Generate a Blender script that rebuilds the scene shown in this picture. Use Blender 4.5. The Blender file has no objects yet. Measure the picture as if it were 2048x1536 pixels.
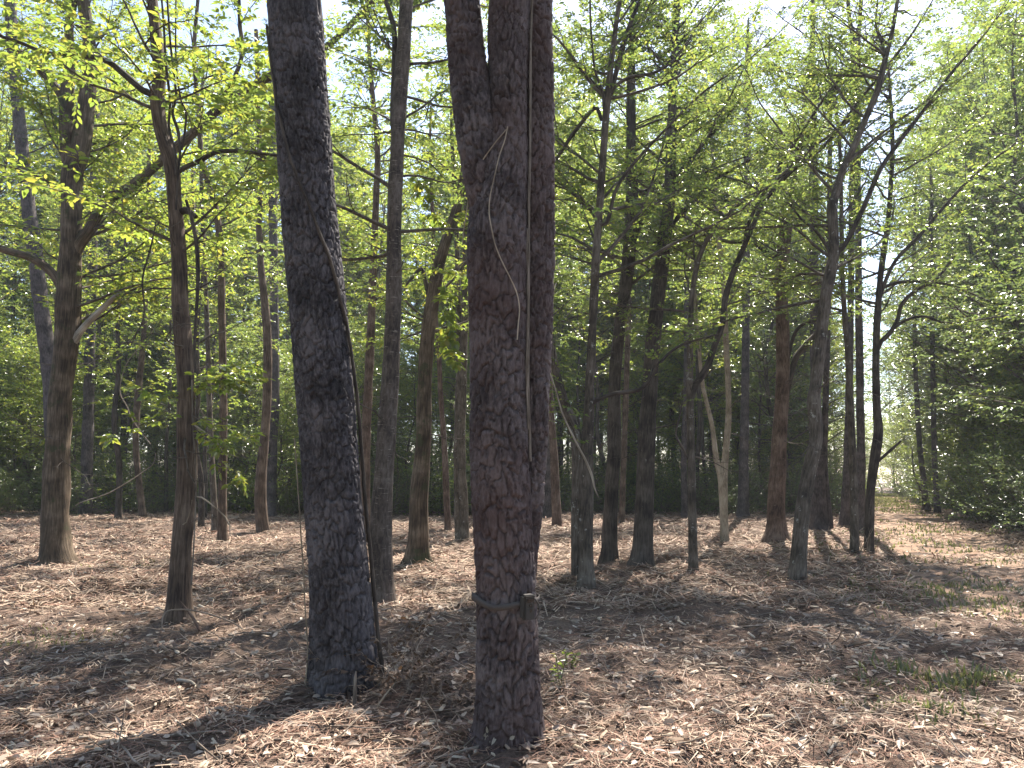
import bpy, bmesh, math, random
import numpy as np
from mathutils import Vector

# ------------------------------------------------------------------ camera, sky, sun
SC = bpy.context.scene
COL = SC.collection
CAM_H = 1.6
PITCH = math.radians(7.1)
FPX = 1500.0                      # focal length in pixels of a 2048 wide picture
cam_d = bpy.data.cameras.new('camera')
cam_d.sensor_width = 36.0
cam_d.lens = FPX / 2048.0 * 36.0
cam_d.clip_start = 0.05
cam_d.clip_end = 2000.0
cam = bpy.data.objects.new('camera', cam_d)
cam.location = (0, 0, CAM_H)
cam.rotation_euler = (math.radians(90) + PITCH, 0, 0)
COL.objects.link(cam)
SC.camera = cam

SUN_AZ = math.radians(24)         # to the right of straight ahead
SUN_EL = math.radians(56)
w = bpy.data.worlds.new('World'); SC.world = w; w.use_nodes = True
nt = w.node_tree
sky = nt.nodes.new('ShaderNodeTexSky'); sky.sky_type = 'NISHITA'; sky.sun_disc = False
sky.sun_elevation = SUN_EL; sky.sun_rotation = SUN_AZ
sky.air_density = 1.0; sky.dust_density = 1.0
bg = nt.nodes['Background']; bg.inputs['Strength'].default_value = 0.105
nt.links.new(sky.outputs[0], bg.inputs[0])
sd = bpy.data.lights.new('sun', 'SUN'); sd.energy = 5.0; sd.angle = math.radians(0.5); sd.color = (1.0, 0.93, 0.82)
sun = bpy.data.objects.new('sun', sd); COL.objects.link(sun)
SUNV = Vector((math.sin(SUN_AZ) * math.cos(SUN_EL), math.cos(SUN_AZ) * math.cos(SUN_EL), math.sin(SUN_EL)))
sun.location = SUNV * 60
sun.rotation_euler = SUNV.to_track_quat('Z', 'Y').to_euler()
vs = SC.view_settings
vs.view_transform = 'Standard'; vs.look = 'None'; vs.exposure = 1.74; vs.gamma = 1.0; vs.use_curve_mapping = False
cy = SC.cycles
cy.max_bounces = 6; cy.diffuse_bounces = 3; cy.glossy_bounces = 2; cy.transmission_bounces = 4; cy.transparent_max_bounces = 4
cy.caustics_reflective = False; cy.caustics_refractive = False
cy.use_denoising = True
cy.sample_clamp_indirect = 6.0

# ------------------------------------------------------------------ picture to place
CP, SP = math.cos(PITCH), math.sin(PITCH)
def ray(x, y):
    a = (x - 1024.0) / FPX; b = (768.0 - y) / FPX
    return np.array([a, CP - b * SP, SP + b * CP])          # per unit of depth along the lens axis
def at(x, y, Y):
    r = ray(x, y); t = Y / r[1]
    return np.array([0, 0, CAM_H]) + r * t, t               # point on the plane Y, depth
def on_ground(x, y, z=0.0):
    r = ray(x, y); t = (z - CAM_H) / r[2]
    p = np.array([0, 0, CAM_H]) + r * t
    return p

# ------------------------------------------------------------------ noise
def _h(ix, iy, s):
    ix = ix.astype(np.int64); iy = iy.astype(np.int64)
    n = (ix * 374761393 + iy * 668265263 + s * 982451653) & 0x7fffffff
    n = ((n ^ (n >> 13)) * 1274126177) & 0x7fffffff
    n = n ^ (n >> 16)
    return (n & 0xffff) / 65535.0
def vnoise(x, y, s=0):
    x = np.asarray(x, float); y = np.asarray(y, float)
    ix = np.floor(x); iy = np.floor(y); fx = x - ix; fy = y - iy
    fx = fx * fx * (3 - 2 * fx); fy = fy * fy * (3 - 2 * fy)
    a = _h(ix, iy, s); b = _h(ix + 1, iy, s); c = _h(ix, iy + 1, s); d = _h(ix + 1, iy + 1, s)
    return a + (b - a) * fx + (c - a) * fy + (a - b - c + d) * fx * fy
HEAPS = [(on_ground(a, b)[0], on_ground(a, b)[1], r, h) for a, b, r, h in [(1017, 1480, .33, .06), (690, 1378, .38, .07), (355, 1250, .32, .09), (111, 1122, .55, .08), (836, 1126, .5, .05), (1172, 1174, .4, .05), (1284, 1128, .5, .05), (1551, 1080, .6, .05), (1593, 1158, .4, .06), (560, 1235, .5, .07), (230, 1180, .6, .10), (1400, 1200, .7, .08), (420, 1410, .3, .06), (1250, 1330, .5, .07), (1650, 1290, .6, .07), (1480, 1440, .4, .05), (300, 1330, .5, .06), (820, 1250, .5, .06)]]
def ground_z(x, y):
    x = np.asarray(x, float); y = np.asarray(y, float)
    near = np.clip((60 - np.hypot(x, y)) / 40, 0, 1)
    z = (vnoise(x * .35, y * .35, 1) - .5) * .10
    z = z + (vnoise(x * 1.3, y * 1.3, 2) - .5) * .06
    z = z + (np.clip(vnoise(x * 2.6, y * 2.6, 3), .40, 1) - .5) * .15
    z = z + (vnoise(x * 7.3, y * 7.3, 4) - .5) * .045
    for hx, hy, hr, hh in HEAPS:
        z = z + hh * np.exp(-((x - hx) ** 2 + (y - hy) ** 2) / (hr * hr)) * (.5 + vnoise(x * 6, y * 6, 8))
    return z * near
PATH_X = lambda Y: 7.7 + (np.asarray(Y, float) - 12) * .445

# ------------------------------------------------------------------ mesh helpers
def mesh(name, V, F, mat=None, smooth=False, attrs=None):
    """V (n,3); F a list of int arrays (m,3) or (m,4)"""
    me = bpy.data.meshes.new(name)
    V = np.ascontiguousarray(V, dtype=np.float32)
    F = [np.asarray(f, dtype=np.int32) for f in (F if isinstance(F, list) else [F]) if len(f)]
    me.vertices.add(len(V)); me.vertices.foreach_set('co', V.ravel())
    nl = sum(f.size for f in F); npoly = sum(len(f) for f in F)
    me.loops.add(nl); me.polygons.add(npoly)
    li = np.concatenate([f.ravel() for f in F]); me.loops.foreach_set('vertex_index', li)
    tot = np.concatenate([np.full(len(f), f.shape[1], np.int32) for f in F])
    st = np.concatenate([[0], np.cumsum(tot)[:-1]]).astype(np.int32)
    me.polygons.foreach_set('loop_start', st)
    if smooth: me.polygons.foreach_set('use_smooth', np.ones(npoly, bool))
    me.update(calc_edges=True)
    for k, v in (attrs or {}).items():
        v = np.asarray(v, np.float32)
        if v.ndim == 1:
            a = me.attributes.new(k, 'FLOAT', 'POINT'); a.data.foreach_set('value', v)
        else:
            a = me.attributes.new(k, 'FLOAT_VECTOR', 'POINT'); a.data.foreach_set('vector', np.ascontiguousarray(v).ravel())
    if mat: me.materials.append(mat)
    return me
class Acc:
    """collects vertices and faces of one mesh"""
    def __init__(s): s.V = []; s.F = {3: [], 4: []}; s.n = 0; s.A = []
    def add(s, V, F, A=None):
        V = np.asarray(V, float).reshape(-1, 3)
        for f in (F if isinstance(F, list) else [F]):
            f = np.asarray(f)
            if len(f): s.F[f.shape[1]].append(f + s.n)
        s.V.append(V); s.n += len(V)
        s.A.append(np.zeros((len(V), 3)) if A is None else np.asarray(A, float).reshape(-1, 3))
    def build(s, name, mat=None, smooth=False, off=None, attr=False):
        V = np.concatenate(s.V)
        if off is not None: V = V - np.asarray(off)
        F = [np.concatenate(f) for f in s.F.values() if f]
        return mesh(name, V, F, mat, smooth, {'buv': np.concatenate(s.A)} if attr else None)
def norm(v):
    return v / np.maximum(np.linalg.norm(v, axis=-1, keepdims=True), 1e-9)
def tubes(P, R, sides=5, cap=False):
    """P (n,k,3), R (n,k) -> verts, quads, bark coordinates"""
    P = np.asarray(P, float); R = np.asarray(R, float)
    n, k, _ = P.shape
    T = np.gradient(P, axis=1) if k > 2 else np.repeat((P[:, 1:] - P[:, :1]), 2, axis=1)
    T = norm(T)
    ref = np.zeros((n, 1, 3)); ax = np.argmin(np.abs(T.mean(1)), axis=1); ref[np.arange(n), 0, ax] = 1
    A = norm(np.cross(T, ref)); B = np.cross(T, A)
    th = np.arange(sides) / sides * 2 * np.pi
    c, s_ = np.cos(th), np.sin(th)
    ring = A[:, :, None, :] * c[None, None, :, None] + B[:, :, None, :] * s_[None, None, :, None]
    V = P[:, :, None, :] + ring * R[:, :, None, None]
    S = np.concatenate([np.zeros((n, 1)), np.cumsum(np.linalg.norm(np.diff(P, axis=1), axis=2), axis=1)], axis=1)
    S = S + np.arange(n)[:, None] * 1.37
    UV = np.zeros((n, k, sides, 3)); UV[..., 0] = c * R[:, :, None]; UV[..., 1] = s_ * R[:, :, None]; UV[..., 2] = S[:, :, None]
    i = np.arange(k - 1)[:, None]; j = np.arange(sides)[None, :]; j2 = (j + 1) % sides
    q = np.stack([i * sides + j, i * sides + j2, (i + 1) * sides + j2, (i + 1) * sides + j], -1).reshape(-1, 4)
    Q = (q[None] + (np.arange(n) * k * sides)[:, None, None]).reshape(-1, 4)
    return V.reshape(-1, 3), Q, UV.reshape(-1, 3)
def leaves(P, D, N, L, W, rng, fine=True):
    """oval leaves folded along the midrib"""
    n = len(P)
    D = norm(D); S = norm(np.cross(D, N)); N2 = np.cross(S, D)
    L = np.broadcast_to(L, (n,))[:, None]; W = np.broadcast_to(W, (n,))[:, None]
    fold = rng.uniform(.02, .30, (n, 1)) * W; droop = rng.uniform(-.05, .30, (n, 1)) * L
    tip = P + D * L - N2 * droop
    if fine:
        l1 = P + D * L * .30 - S * W * .46 + N2 * fold; l2 = P + D * L * .68 - S * W * .40 + N2 * (fold - droop * .45)
        r1 = P + D * L * .30 + S * W * .46 + N2 * fold; r2 = P + D * L * .68 + S * W * .40 + N2 * (fold - droop * .45)
        V = np.stack([P, l1, l2, tip, r2, r1], 1).reshape(-1, 3)
        b = (np.arange(n) * 6)[:, None]
        F = np.concatenate([b + np.array([[0, 3, 2, 1]]), b + np.array([[0, 5, 4, 3]])])
    else:
        l1 = P + D * L * .45 - S * W * .5 + N2 * fold; r1 = P + D * L * .45 + S * W * .5 + N2 * fold
        V = np.stack([P, l1, tip, r1], 1).reshape(-1, 3)
        b = (np.arange(n) * 4)[:, None]
        F = np.concatenate([b + np.array([[0, 2, 1]]), b + np.array([[0, 3, 2]])])
    return V, F

def obj(name, me, parent=None, mat=None):
    o = bpy.data.objects.new(name, me); COL.objects.link(o)
    if mat: o.data.materials.append(mat)
    if parent: o.parent = parent
    return o
def tag(o, label, cat, group=None, kind=None):
    if label: o['label'] = label
    if cat: o['category'] = cat
    if group: o['group'] = group
    if kind: o['kind'] = kind
    return o
def thing(name, loc, label, cat, group=None):
    o = bpy.data.objects.new(name, None); o.empty_display_size = .2
    o.location = [float(v) for v in loc]; COL.objects.link(o)
    return tag(o, label, cat, group)
def copy_tree(o, parent=None):
    c = o.copy(); COL.objects.link(c); c.parent = parent
    for ch in list(o.children): copy_tree(ch, c)
    return c

# ------------------------------------------------------------------ materials
def mat_new(name):
    m = bpy.data.materials.new(name); m.use_nodes = True
    t = m.node_tree; b = t.nodes['Principled BSDF']
    return m, t, b
def node(t, kind, **kw):
    n = t.nodes.new(kind)
    for k, v in kw.items():
        if k in n.inputs: n.inputs[k].default_value = v
        else: setattr(n, k, v)
    return n
def ramp(t, stops, src):
    r = t.nodes.new('ShaderNodeValToRGB')
    while len(r.color_ramp.elements) < len(stops): r.color_ramp.elements.new(.5)
    for e, (p, c) in zip(r.color_ramp.elements, stops):
        e.position = p; e.color = (*c, 1)
    t.links.new(src, r.inputs[0]); return r
def bark_mat(name, stops, scale=(30, 30, 5), bump=.6, patch=None, patch_scale=6, patch_lo=.58, bands=0, plate=False, rough=.9, dist=.02, tint=None):
    m, t, b = mat_new(name)
    at_ = node(t, 'ShaderNodeAttribute', attribute_name='buv')
    mp = node(t, 'ShaderNodeMapping'); mp.inputs['Scale'].default_value = scale
    t.links.new(at_.outputs['Vector'], mp.inputs[0])
    nz = node(t, 'ShaderNodeTexNoise', Scale=1.0, Detail=6.0, Roughness=.65); t.links.new(mp.outputs[0], nz.inputs['Vector'])
    n2 = node(t, 'ShaderNodeTexNoise', Scale=3.0, Detail=3.0); t.links.new(at_.outputs['Vector'], n2.inputs['Vector'])
    mixv = node(t, 'ShaderNodeMath', operation='MULTIPLY_ADD'); mixv.inputs[1].default_value = .45
    t.links.new(n2.outputs[0], mixv.inputs[0])
    ml = node(t, 'ShaderNodeMath', operation='MULTIPLY'); ml.inputs[1].default_value = .55
    t.links.new(nz.outputs[0], ml.inputs[0]); t.links.new(ml.outputs[0], mixv.inputs[2])
    src = mixv.outputs[0]
    if plate:
        pa = node(t, 'ShaderNodeAttribute', attribute_name='plate')
        ad = node(t, 'ShaderNodeMath', operation='MULTIPLY_ADD'); ad.inputs[1].default_value = .10
        t.links.new(pa.outputs['Fac'], ad.inputs[0]); sb = node(t, 'ShaderNodeMath', operation='SUBTRACT'); sb.inputs[1].default_value = .05
        t.links.new(src, sb.inputs[0]); t.links.new(sb.outputs[0], ad.inputs[2]); src = ad.outputs[0]
    st_ = [(.385, stops[0][1]), (.5, stops[1][1]), (.615, stops[2][1])]
    r = ramp(t, st_, src); col = r.outputs[0]
    if tint:                                     # freshly flaked, redder bark in broad patches
        n4 = node(t, 'ShaderNodeTexNoise', Scale=1.6, Detail=3.0); t.links.new(at_.outputs['Vector'], n4.inputs['Vector'])
        r4 = ramp(t, [(.38, (0, 0, 0)), (.78, (.6, .6, .6))], n4.outputs[0])
        mx = node(t, 'ShaderNodeMix', data_type='RGBA'); mx.inputs[7].default_value = (*tint, 1)
        t.links.new(r4.outputs[0], mx.inputs[0]); t.links.new(col, mx.inputs[6]); col = mx.outputs[2]
    if patch:
        n3 = node(t, 'ShaderNodeTexNoise', Scale=float(patch_scale), Detail=5.0, Roughness=.7)
        if bands:
            mb = node(t, 'ShaderNodeMapping'); mb.inputs['Scale'].default_value = (1, 1, bands)
            t.links.new(at_.outputs['Vector'], mb.inputs[0]); t.links.new(mb.outputs[0], n3.inputs['Vector'])
        else: t.links.new(at_.outputs['Vector'], n3.inputs['Vector'])
        r3 = ramp(t, [(patch_lo, (0, 0, 0)), (patch_lo + .07, (1, 1, 1))], n3.outputs[0])
        mx = node(t, 'ShaderNodeMix', data_type='RGBA'); mx.inputs[7].default_value = (*patch, 1)
        sc_ = node(t, 'ShaderNodeMath', operation='MULTIPLY'); sc_.inputs[1].default_value = .75
        t.links.new(r3.outputs[0], sc_.inputs[0])
        t.links.new(sc_.outputs[0], mx.inputs[0]); t.links.new(col, mx.inputs[6]); col = mx.outputs[2]
    t.links.new(col, b.inputs['Base Color'])
    b.inputs['Roughness'].default_value = rough; b.inputs['Specular IOR Level'].default_value = .25
    bp = node(t, 'ShaderNodeBump', Strength=bump, Distance=dist); t.links.new(nz.outputs[0], bp.inputs['Height'])
    t.links.new(bp.outputs[0], b.inputs['Normal'])
    return m
def leaf_mat(name, refl, trans, rough=.42, fac=.45, spec=.5):
    """refl, trans: colour stops picked at random leaf by leaf"""
    m, t, b = mat_new(name)
    g = node(t, 'ShaderNodeNewGeometry')
    k = len(refl)
    r1 = ramp(t, [(i / max(k - 1, 1), c) for i, c in enumerate(refl)], g.outputs['Random Per Island'])
    k = len(trans)
    r2 = ramp(t, [(i / max(k - 1, 1), c) for i, c in enumerate(trans)], g.outputs['Random Per Island'])
    t.links.new(r1.outputs[0], b.inputs['Base Color'])
    b.inputs['Roughness'].default_value = rough; b.inputs['Specular IOR Level'].default_value = spec
    tr = node(t, 'ShaderNodeBsdfTranslucent'); t.links.new(r2.outputs[0], tr.inputs[0])
    mx = node(t, 'ShaderNodeMixShader'); mx.inputs[0].default_value = fac
    t.links.new(b.outputs[0], mx.inputs[1]); t.links.new(tr.outputs[0], mx.inputs[2])
    t.links.new(mx.outputs[0], t.nodes['Material Output'].inputs[0])
    return m
def litter_mat(name, stops, rough=.8, spec=.3):
    m, t, b = mat_new(name)
    g = node(t, 'ShaderNodeNewGeometry')
    r = ramp(t, stops, g.outputs['Random Per Island'])
    t.links.new(r.outputs[0], b.inputs['Base Color']); b.inputs['Roughness'].default_value = rough
    b.inputs['Specular IOR Level'].default_value = spec
    return m
M = {}
M['pine'] = bark_mat('pine_bark', [(.25, (.018, .016, .018)), (.5, (.052, .046, .050)), (.72, (.112, .100, .104))], (60, 60, 22), .7, plate=True, dist=.006)
M['pine_red'] = bark_mat('reddish_pine_bark', [(.25, (.022, .017, .018)), (.5, (.062, .049, .050)), (.72, (.128, .107, .107))], (60, 60, 22), .7, plate=True, dist=.006, tint=(.078, .043, .037))
M['far_pine'] = bark_mat('far_pine_bark', [(.25, (.028, .024, .024)), (.5, (.07, .058, .056)), (.75, (.12, .10, .095))], (26, 26, 9), 1.0, dist=.03)
M['hickory'] = bark_mat('furrowed_bark', [(.28, (.030, .021, .014)), (.5, (.088, .063, .043)), (.74, (.175, .132, .094))], (38, 38, 3.2), 1.0, patch=(.045, .05, .022), patch_scale=2.4, patch_lo=.56, dist=.025)
M['brown'] = bark_mat('brown_bark', [(.28, (.032, .022, .017)), (.5, (.095, .066, .049)), (.74, (.185, .138, .104))], (48, 48, 4), .9, dist=.02)
M['gum'] = bark_mat('banded_bark', [(.28, (.032, .025, .022)), (.5, (.082, .063, .052)), (.74, (.145, .118, .098))], (30, 30, 9), .7, patch=(.34, .29, .24), patch_scale=7, patch_lo=.60, bands=7, dist=.015)
M['lichen'] = bark_mat('lichened_bark', [(.28, (.032, .026, .021)), (.5, (.085, .067, .052)), (.74, (.155, .128, .103))], (34, 34, 6), .7, patch=(.36, .35, .31), patch_scale=9, patch_lo=.61, dist=.015)
M['dark'] = bark_mat('dark_bark', [(.28, (.022, .018, .016)), (.5, (.058, .046, .038)), (.74, (.105, .086, .071))], (36, 36, 5), .8, patch=(.26, .25, .22), patch_scale=10, patch_lo=.66, dist=.02)
M['red'] = bark_mat('reddish_bark', [(.28, (.040, .025, .019)), (.5, (.105, .068, .052)), (.74, (.18, .128, .10))], (34, 34, 6), .7, patch=(.34, .26, .2), patch_scale=6, patch_lo=.63, bands=8, dist=.015)
M['pale'] = bark_mat('pale_bark', [(.28, (.13, .10, .07)), (.5, (.26, .21, .155)), (.74, (.38, .32, .25))], (60, 60, 8), .6, dist=.012)
M['deadwood'] = bark_mat('bleached_wood', [(.28, (.14, .12, .095)), (.5, (.28, .245, .20)), (.74, (.44, .40, .34))], (90, 90, 5), .6, dist=.008)
M['twig'] = bark_mat('twig_bark', [(.28, (.03, .024, .02)), (.5, (.085, .068, .054)), (.74, (.16, .135, .11))], (40, 40, 12), .3, dist=.006)
M['vine'] = bark_mat('vine_bark', [(.28, (.06, .048, .038)), (.5, (.14, .115, .092)), (.74, (.24, .2, .165))], (90, 90, 10), .7, dist=.006)
M['stick'] = bark_mat('stick_bark', [(.25, (.09, .066, .05)), (.5, (.20, .155, .12)), (.75, (.36, .30, .25))], (80, 80, 9), .6, dist=.006)
M['lime'] = leaf_mat('sunny_leaf', [(.065, .10, .03), (.09, .125, .032), (.055, .09, .032), (.12, .135, .035)],
                     [(.31, .42, .06), (.41, .48, .065), (.25, .37, .065), (.58, .52, .075)], rough=.27, fac=.5, spec=.8)
M['mid'] = leaf_mat('mid_leaf', [(.05, .082, .034), (.07, .105, .036), (.045, .072, .036), (.09, .108, .034)],
                    [(.25, .35, .07), (.34, .42, .075), (.20, .31, .08), (.45, .46, .085)], rough=.25, fac=.47, spec=.85)
M['deep'] = leaf_mat('deep_leaf', [(.034, .058, .030), (.046, .074, .034), (.028, .05, .030), (.06, .085, .03)],
                     [(.18, .26, .08), (.25, .33, .09), (.15, .22, .09), (.33, .36, .09)], rough=.24, fac=.40, spec=.9)
M['needle'] = leaf_mat('pine_needle', [(.03, .06, .02), (.045, .075, .025)], [(.06, .12, .03), (.09, .15, .03)], rough=.4, fac=.25)
M['dead_leaf'] = leaf_mat('withered_leaf', [(.045, .034, .03), (.09, .06, .045), (.06, .045, .036), (.15, .10, .07)], [(.06, .035, .02), (.14, .08, .04)], rough=.7, fac=.2, spec=.3)
M['grass'] = leaf_mat('grass_blade', [(.075, .09, .035), (.11, .12, .05), (.17, .16, .08), (.06, .075, .03)], [(.15, .19, .06), (.22, .25, .07), (.22, .21, .09)], rough=.5, fac=.35)
M['straw'] = litter_mat('straw', [(0, (.15, .085, .062)), (.28, (.25, .16, .115)), (.55, (.37, .27, .195)), (.8, (.47, .365, .27)), (1, (.11, .065, .05))])
M['redstraw'] = litter_mat('red_straw', [(0, (.13, .062, .042)), (.35, (.23, .12, .082)), (.7, (.32, .195, .135)), (1, (.10, .055, .042))])
M['chip'] = litter_mat('chips', [(0, (.22, .155, .11)), (.4, (.40, .315, .23)), (.75, (.56, .47, .36)), (1, (.15, .10, .075))])
M['fallen'] = litter_mat('fallen_leaf', [(0, (.10, .066, .05)), (.4, (.22, .15, .11)), (.7, (.34, .25, .185)), (1, (.44, .35, .27))], rough=.55, spec=.5)

def ground_mat(name, a, b_, c):
    m, t, b = mat_new(name)
    tc = node(t, 'ShaderNodeTexCoord')
    n1 = node(t, 'ShaderNodeTexNoise', Scale=.9, Detail=8.0, Roughness=.7); t.links.new(tc.outputs['Object'], n1.inputs['Vector'])
    n2 = node(t, 'ShaderNodeTexNoise', Scale=38.0, Detail=4.0, Roughness=.7); t.links.new(tc.outputs['Object'], n2.inputs['Vector'])
    ma = node(t, 'ShaderNodeMath', operation='MULTIPLY_ADD'); ma.inputs[1].default_value = .5
    mb = node(t, 'ShaderNodeMath', operation='MULTIPLY'); mb.inputs[1].default_value = .5
    t.links.new(n1.outputs[0], mb.inputs[0]); t.links.new(n2.outputs[0], ma.inputs[0]); t.links.new(mb.outputs[0], ma.inputs[2])
    r = ramp(t, [(.34, a), (.5, b_), (.66, c)], ma.outputs[0])
    t.links.new(r.outputs[0], b.inputs['Base Color']); b.inputs['Roughness'].default_value = .95
    b.inputs['Specular IOR Level'].default_value = .15
    bp = node(t, 'ShaderNodeBump', Strength=.9, Distance=.03); t.links.new(n2.outputs[0], bp.inputs['Height'])
    t.links.new(bp.outputs[0], b.inputs['Normal'])
    return m
M['ground'] = ground_mat('forest_floor', (.055, .036, .029), (.115, .080, .062), (.21, .155, .118))
M['path'] = ground_mat('path_soil', (.16, .095, .065), (.27, .18, .13), (.36, .27, .19))

# ------------------------------------------------------------------ ground
def spaced(lims):
    out = [lims[0][0]]
    for a, b, s0, s1 in lims:
        p = out[-1]
        while p < b - 1e-6:
            f = (p - a) / (b - a); p = min(b, p + s0 + (s1 - s0) * f); out.append(p)
    return np.array(out)
gx = spaced([(-170, -60, 30, 8), (-60, -14, 6, .25), (-14, -6, .3, .10), (-6, 6, .095, .095), (6, 14, .10, .3), (14, 60, .25, 6), (60, 170, 8, 30)])
gy = spaced([(-70, -10, 20, 3), (-10, 1.5, 2, .2), (1.5, 9, .085, .095), (9, 18, .10, .22), (18, 40, .17, .6), (40, 90, .7, 6), (90, 220, 10, 30)])
X, Y = np.meshgrid(gx, gy)
Z = ground_z(X, Y)
nx, ny = len(gx), len(gy)
ii = (np.arange(ny - 1)[:, None] * nx + np.arange(nx - 1)[None, :])
Q = np.stack([ii, ii + 1, ii + nx + 1, ii + nx], -1).reshape(-1, 4)
g = obj('ground', mesh('ground', np.stack([X, Y, Z], -1).reshape(-1, 3), Q, M['ground'], True))
tag(g, 'brown forest floor under the trees', None, kind='structure')
# the worn track that runs off to the right
py = np.arange(9.0, 66.0, .25); pu = np.linspace(-1, 1, 15)
PX = PATH_X(py)[:, None] + pu[None, :] * (1.55 + .25 * vnoise(py * .4, py * 0, 9))[:, None]
PY = np.repeat(py[:, None], 15, 1)
PZ = ground_z(PX, PY) + .006 - .0 * np.abs(pu)[None, :]
PZ[:, 0] -= .03; PZ[:, -1] -= .03
ii = (np.arange(len(py) - 1)[:, None] * 15 + np.arange(14)[None, :])
Q = np.stack([ii, ii + 1, ii + 16, ii + 15], -1).reshape(-1, 4)
p = obj('path', mesh('path', np.stack([PX, PY, PZ], -1).reshape(-1, 3), Q, M['path'], True))
tag(p, 'worn reddish track leading away between the shrubs', None, kind='structure')

# ------------------------------------------------------------------ stems
def catmull(P, n):
    P = np.asarray(P, float); k = len(P)
    Pe = np.concatenate([[2 * P[0] - P[1]], P, [2 * P[-1] - P[-2]]])
    d = np.concatenate([[0], np.cumsum(np.linalg.norm(np.diff(P[:, :3], axis=0), axis=1))])
    s = np.linspace(0, d[-1], n) if np.isscalar(n) else np.asarray(n)
    i = np.clip(np.searchsorted(d, s, 'right') - 1, 0, k - 2)
    u = ((s - d[i]) / np.maximum(d[i + 1] - d[i], 1e-9))[:, None]
    p0, p1, p2, p3 = Pe[i], Pe[i + 1], Pe[i + 2], Pe[i + 3]
    return .5 * (2 * p1 + (p2 - p0) * u + (2 * p0 - 5 * p1 + 4 * p2 - p3) * u ** 2 + (3 * p1 - p0 - 3 * p2 + p3) * u ** 3)
def trace(pts, D, dy=0.0, rng=None, wob=.0):
    """picture points (x, y, width) on a stem standing at distance D -> world points with radius; the stem leans back dy per metre"""
    out = []
    for x, y, wd in pts:
        p, t = at(x, y, D)
        DD = D + dy * max(p[2], 0) + (wob * (vnoise(p[2] * .6 + x, 0, 5) - .5) if wob else 0)
        p, t = at(x, y, DD)
        out.append([*p, wd * t / FPX / 2])
    return np.array(out)
def extend(S, H, rng, rend=.03):
    """carry a stem on above the frame to height H"""
    d = norm(S[-1, :3] - S[-3, :3]); p = S[-1, :3].copy(); r = S[-1, 3]
    if p[2] >= H - .3: return S
    n = max(2, int((H - p[2]) / .8)); out = []
    for i in range(n):
        d = norm(d + np.array([rng.normal(0, .06), rng.normal(0, .06), .09]))
        p = p + d * ((H - S[-1, 2]) / n) / max(d[2], .5)
        out.append([*p, r + (rend - r) * (i + 1) / n])
    return np.vstack([S, out])
def stem_mesh(S, sides, step, off, mat, name, flare=0.0, lobes=5, seed=0, rough=.10, sink=.25):
    S = S.copy()
    if sink:
        d = norm(S[1, :3] - S[0, :3]); S = np.vstack([[*(S[0, :3] - d * sink), S[0, 3] * 1.06], S])
    L = np.linalg.norm(np.diff(S[:, :3], axis=0), axis=1).sum()
    n = max(4, int(L / step)); C = catmull(S, n); C[:, 3] = np.maximum(C[:, 3], .004)
    V, Fq, UV = tubes(C[None, :, :3], C[None, :, 3], sides)
    th = np.tile(np.arange(sides) / sides * 2 * np.pi, n); k = np.repeat(np.arange(n), sides)
    ctr = C[k, :3]; s = UV[:, 2]
    f = 1 + rough * 2 * (vnoise(np.cos(th) * 1.3 + seed * 3.1 + 50, s * 2.2 + np.sin(th) * 1.3 + 50, 7) - .5)
    if flare:
        hgt = np.clip(V[:, 2] - S[1, 2] if sink else V[:, 2], 0, 9)
        fl = np.exp(-hgt / .20)
        f = f + 1.5 * flare * fl * (.55 + .45 * np.cos(lobes * th + seed))
    V = ctr + (V - ctr) * f[:, None]
    a = Acc(); a.add(V, Fq, UV + np.array([seed * 1.7, 0, seed * .9]))
    # closed tip
    t0 = (n - 1) * sides; a.add(V[t0:t0 + sides], [np.array([[0, j, j + 1] for j in range(1, sides - 1)])], UV[t0:t0 + sides])
    return a.build(name, mat, True, off, True)

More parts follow.
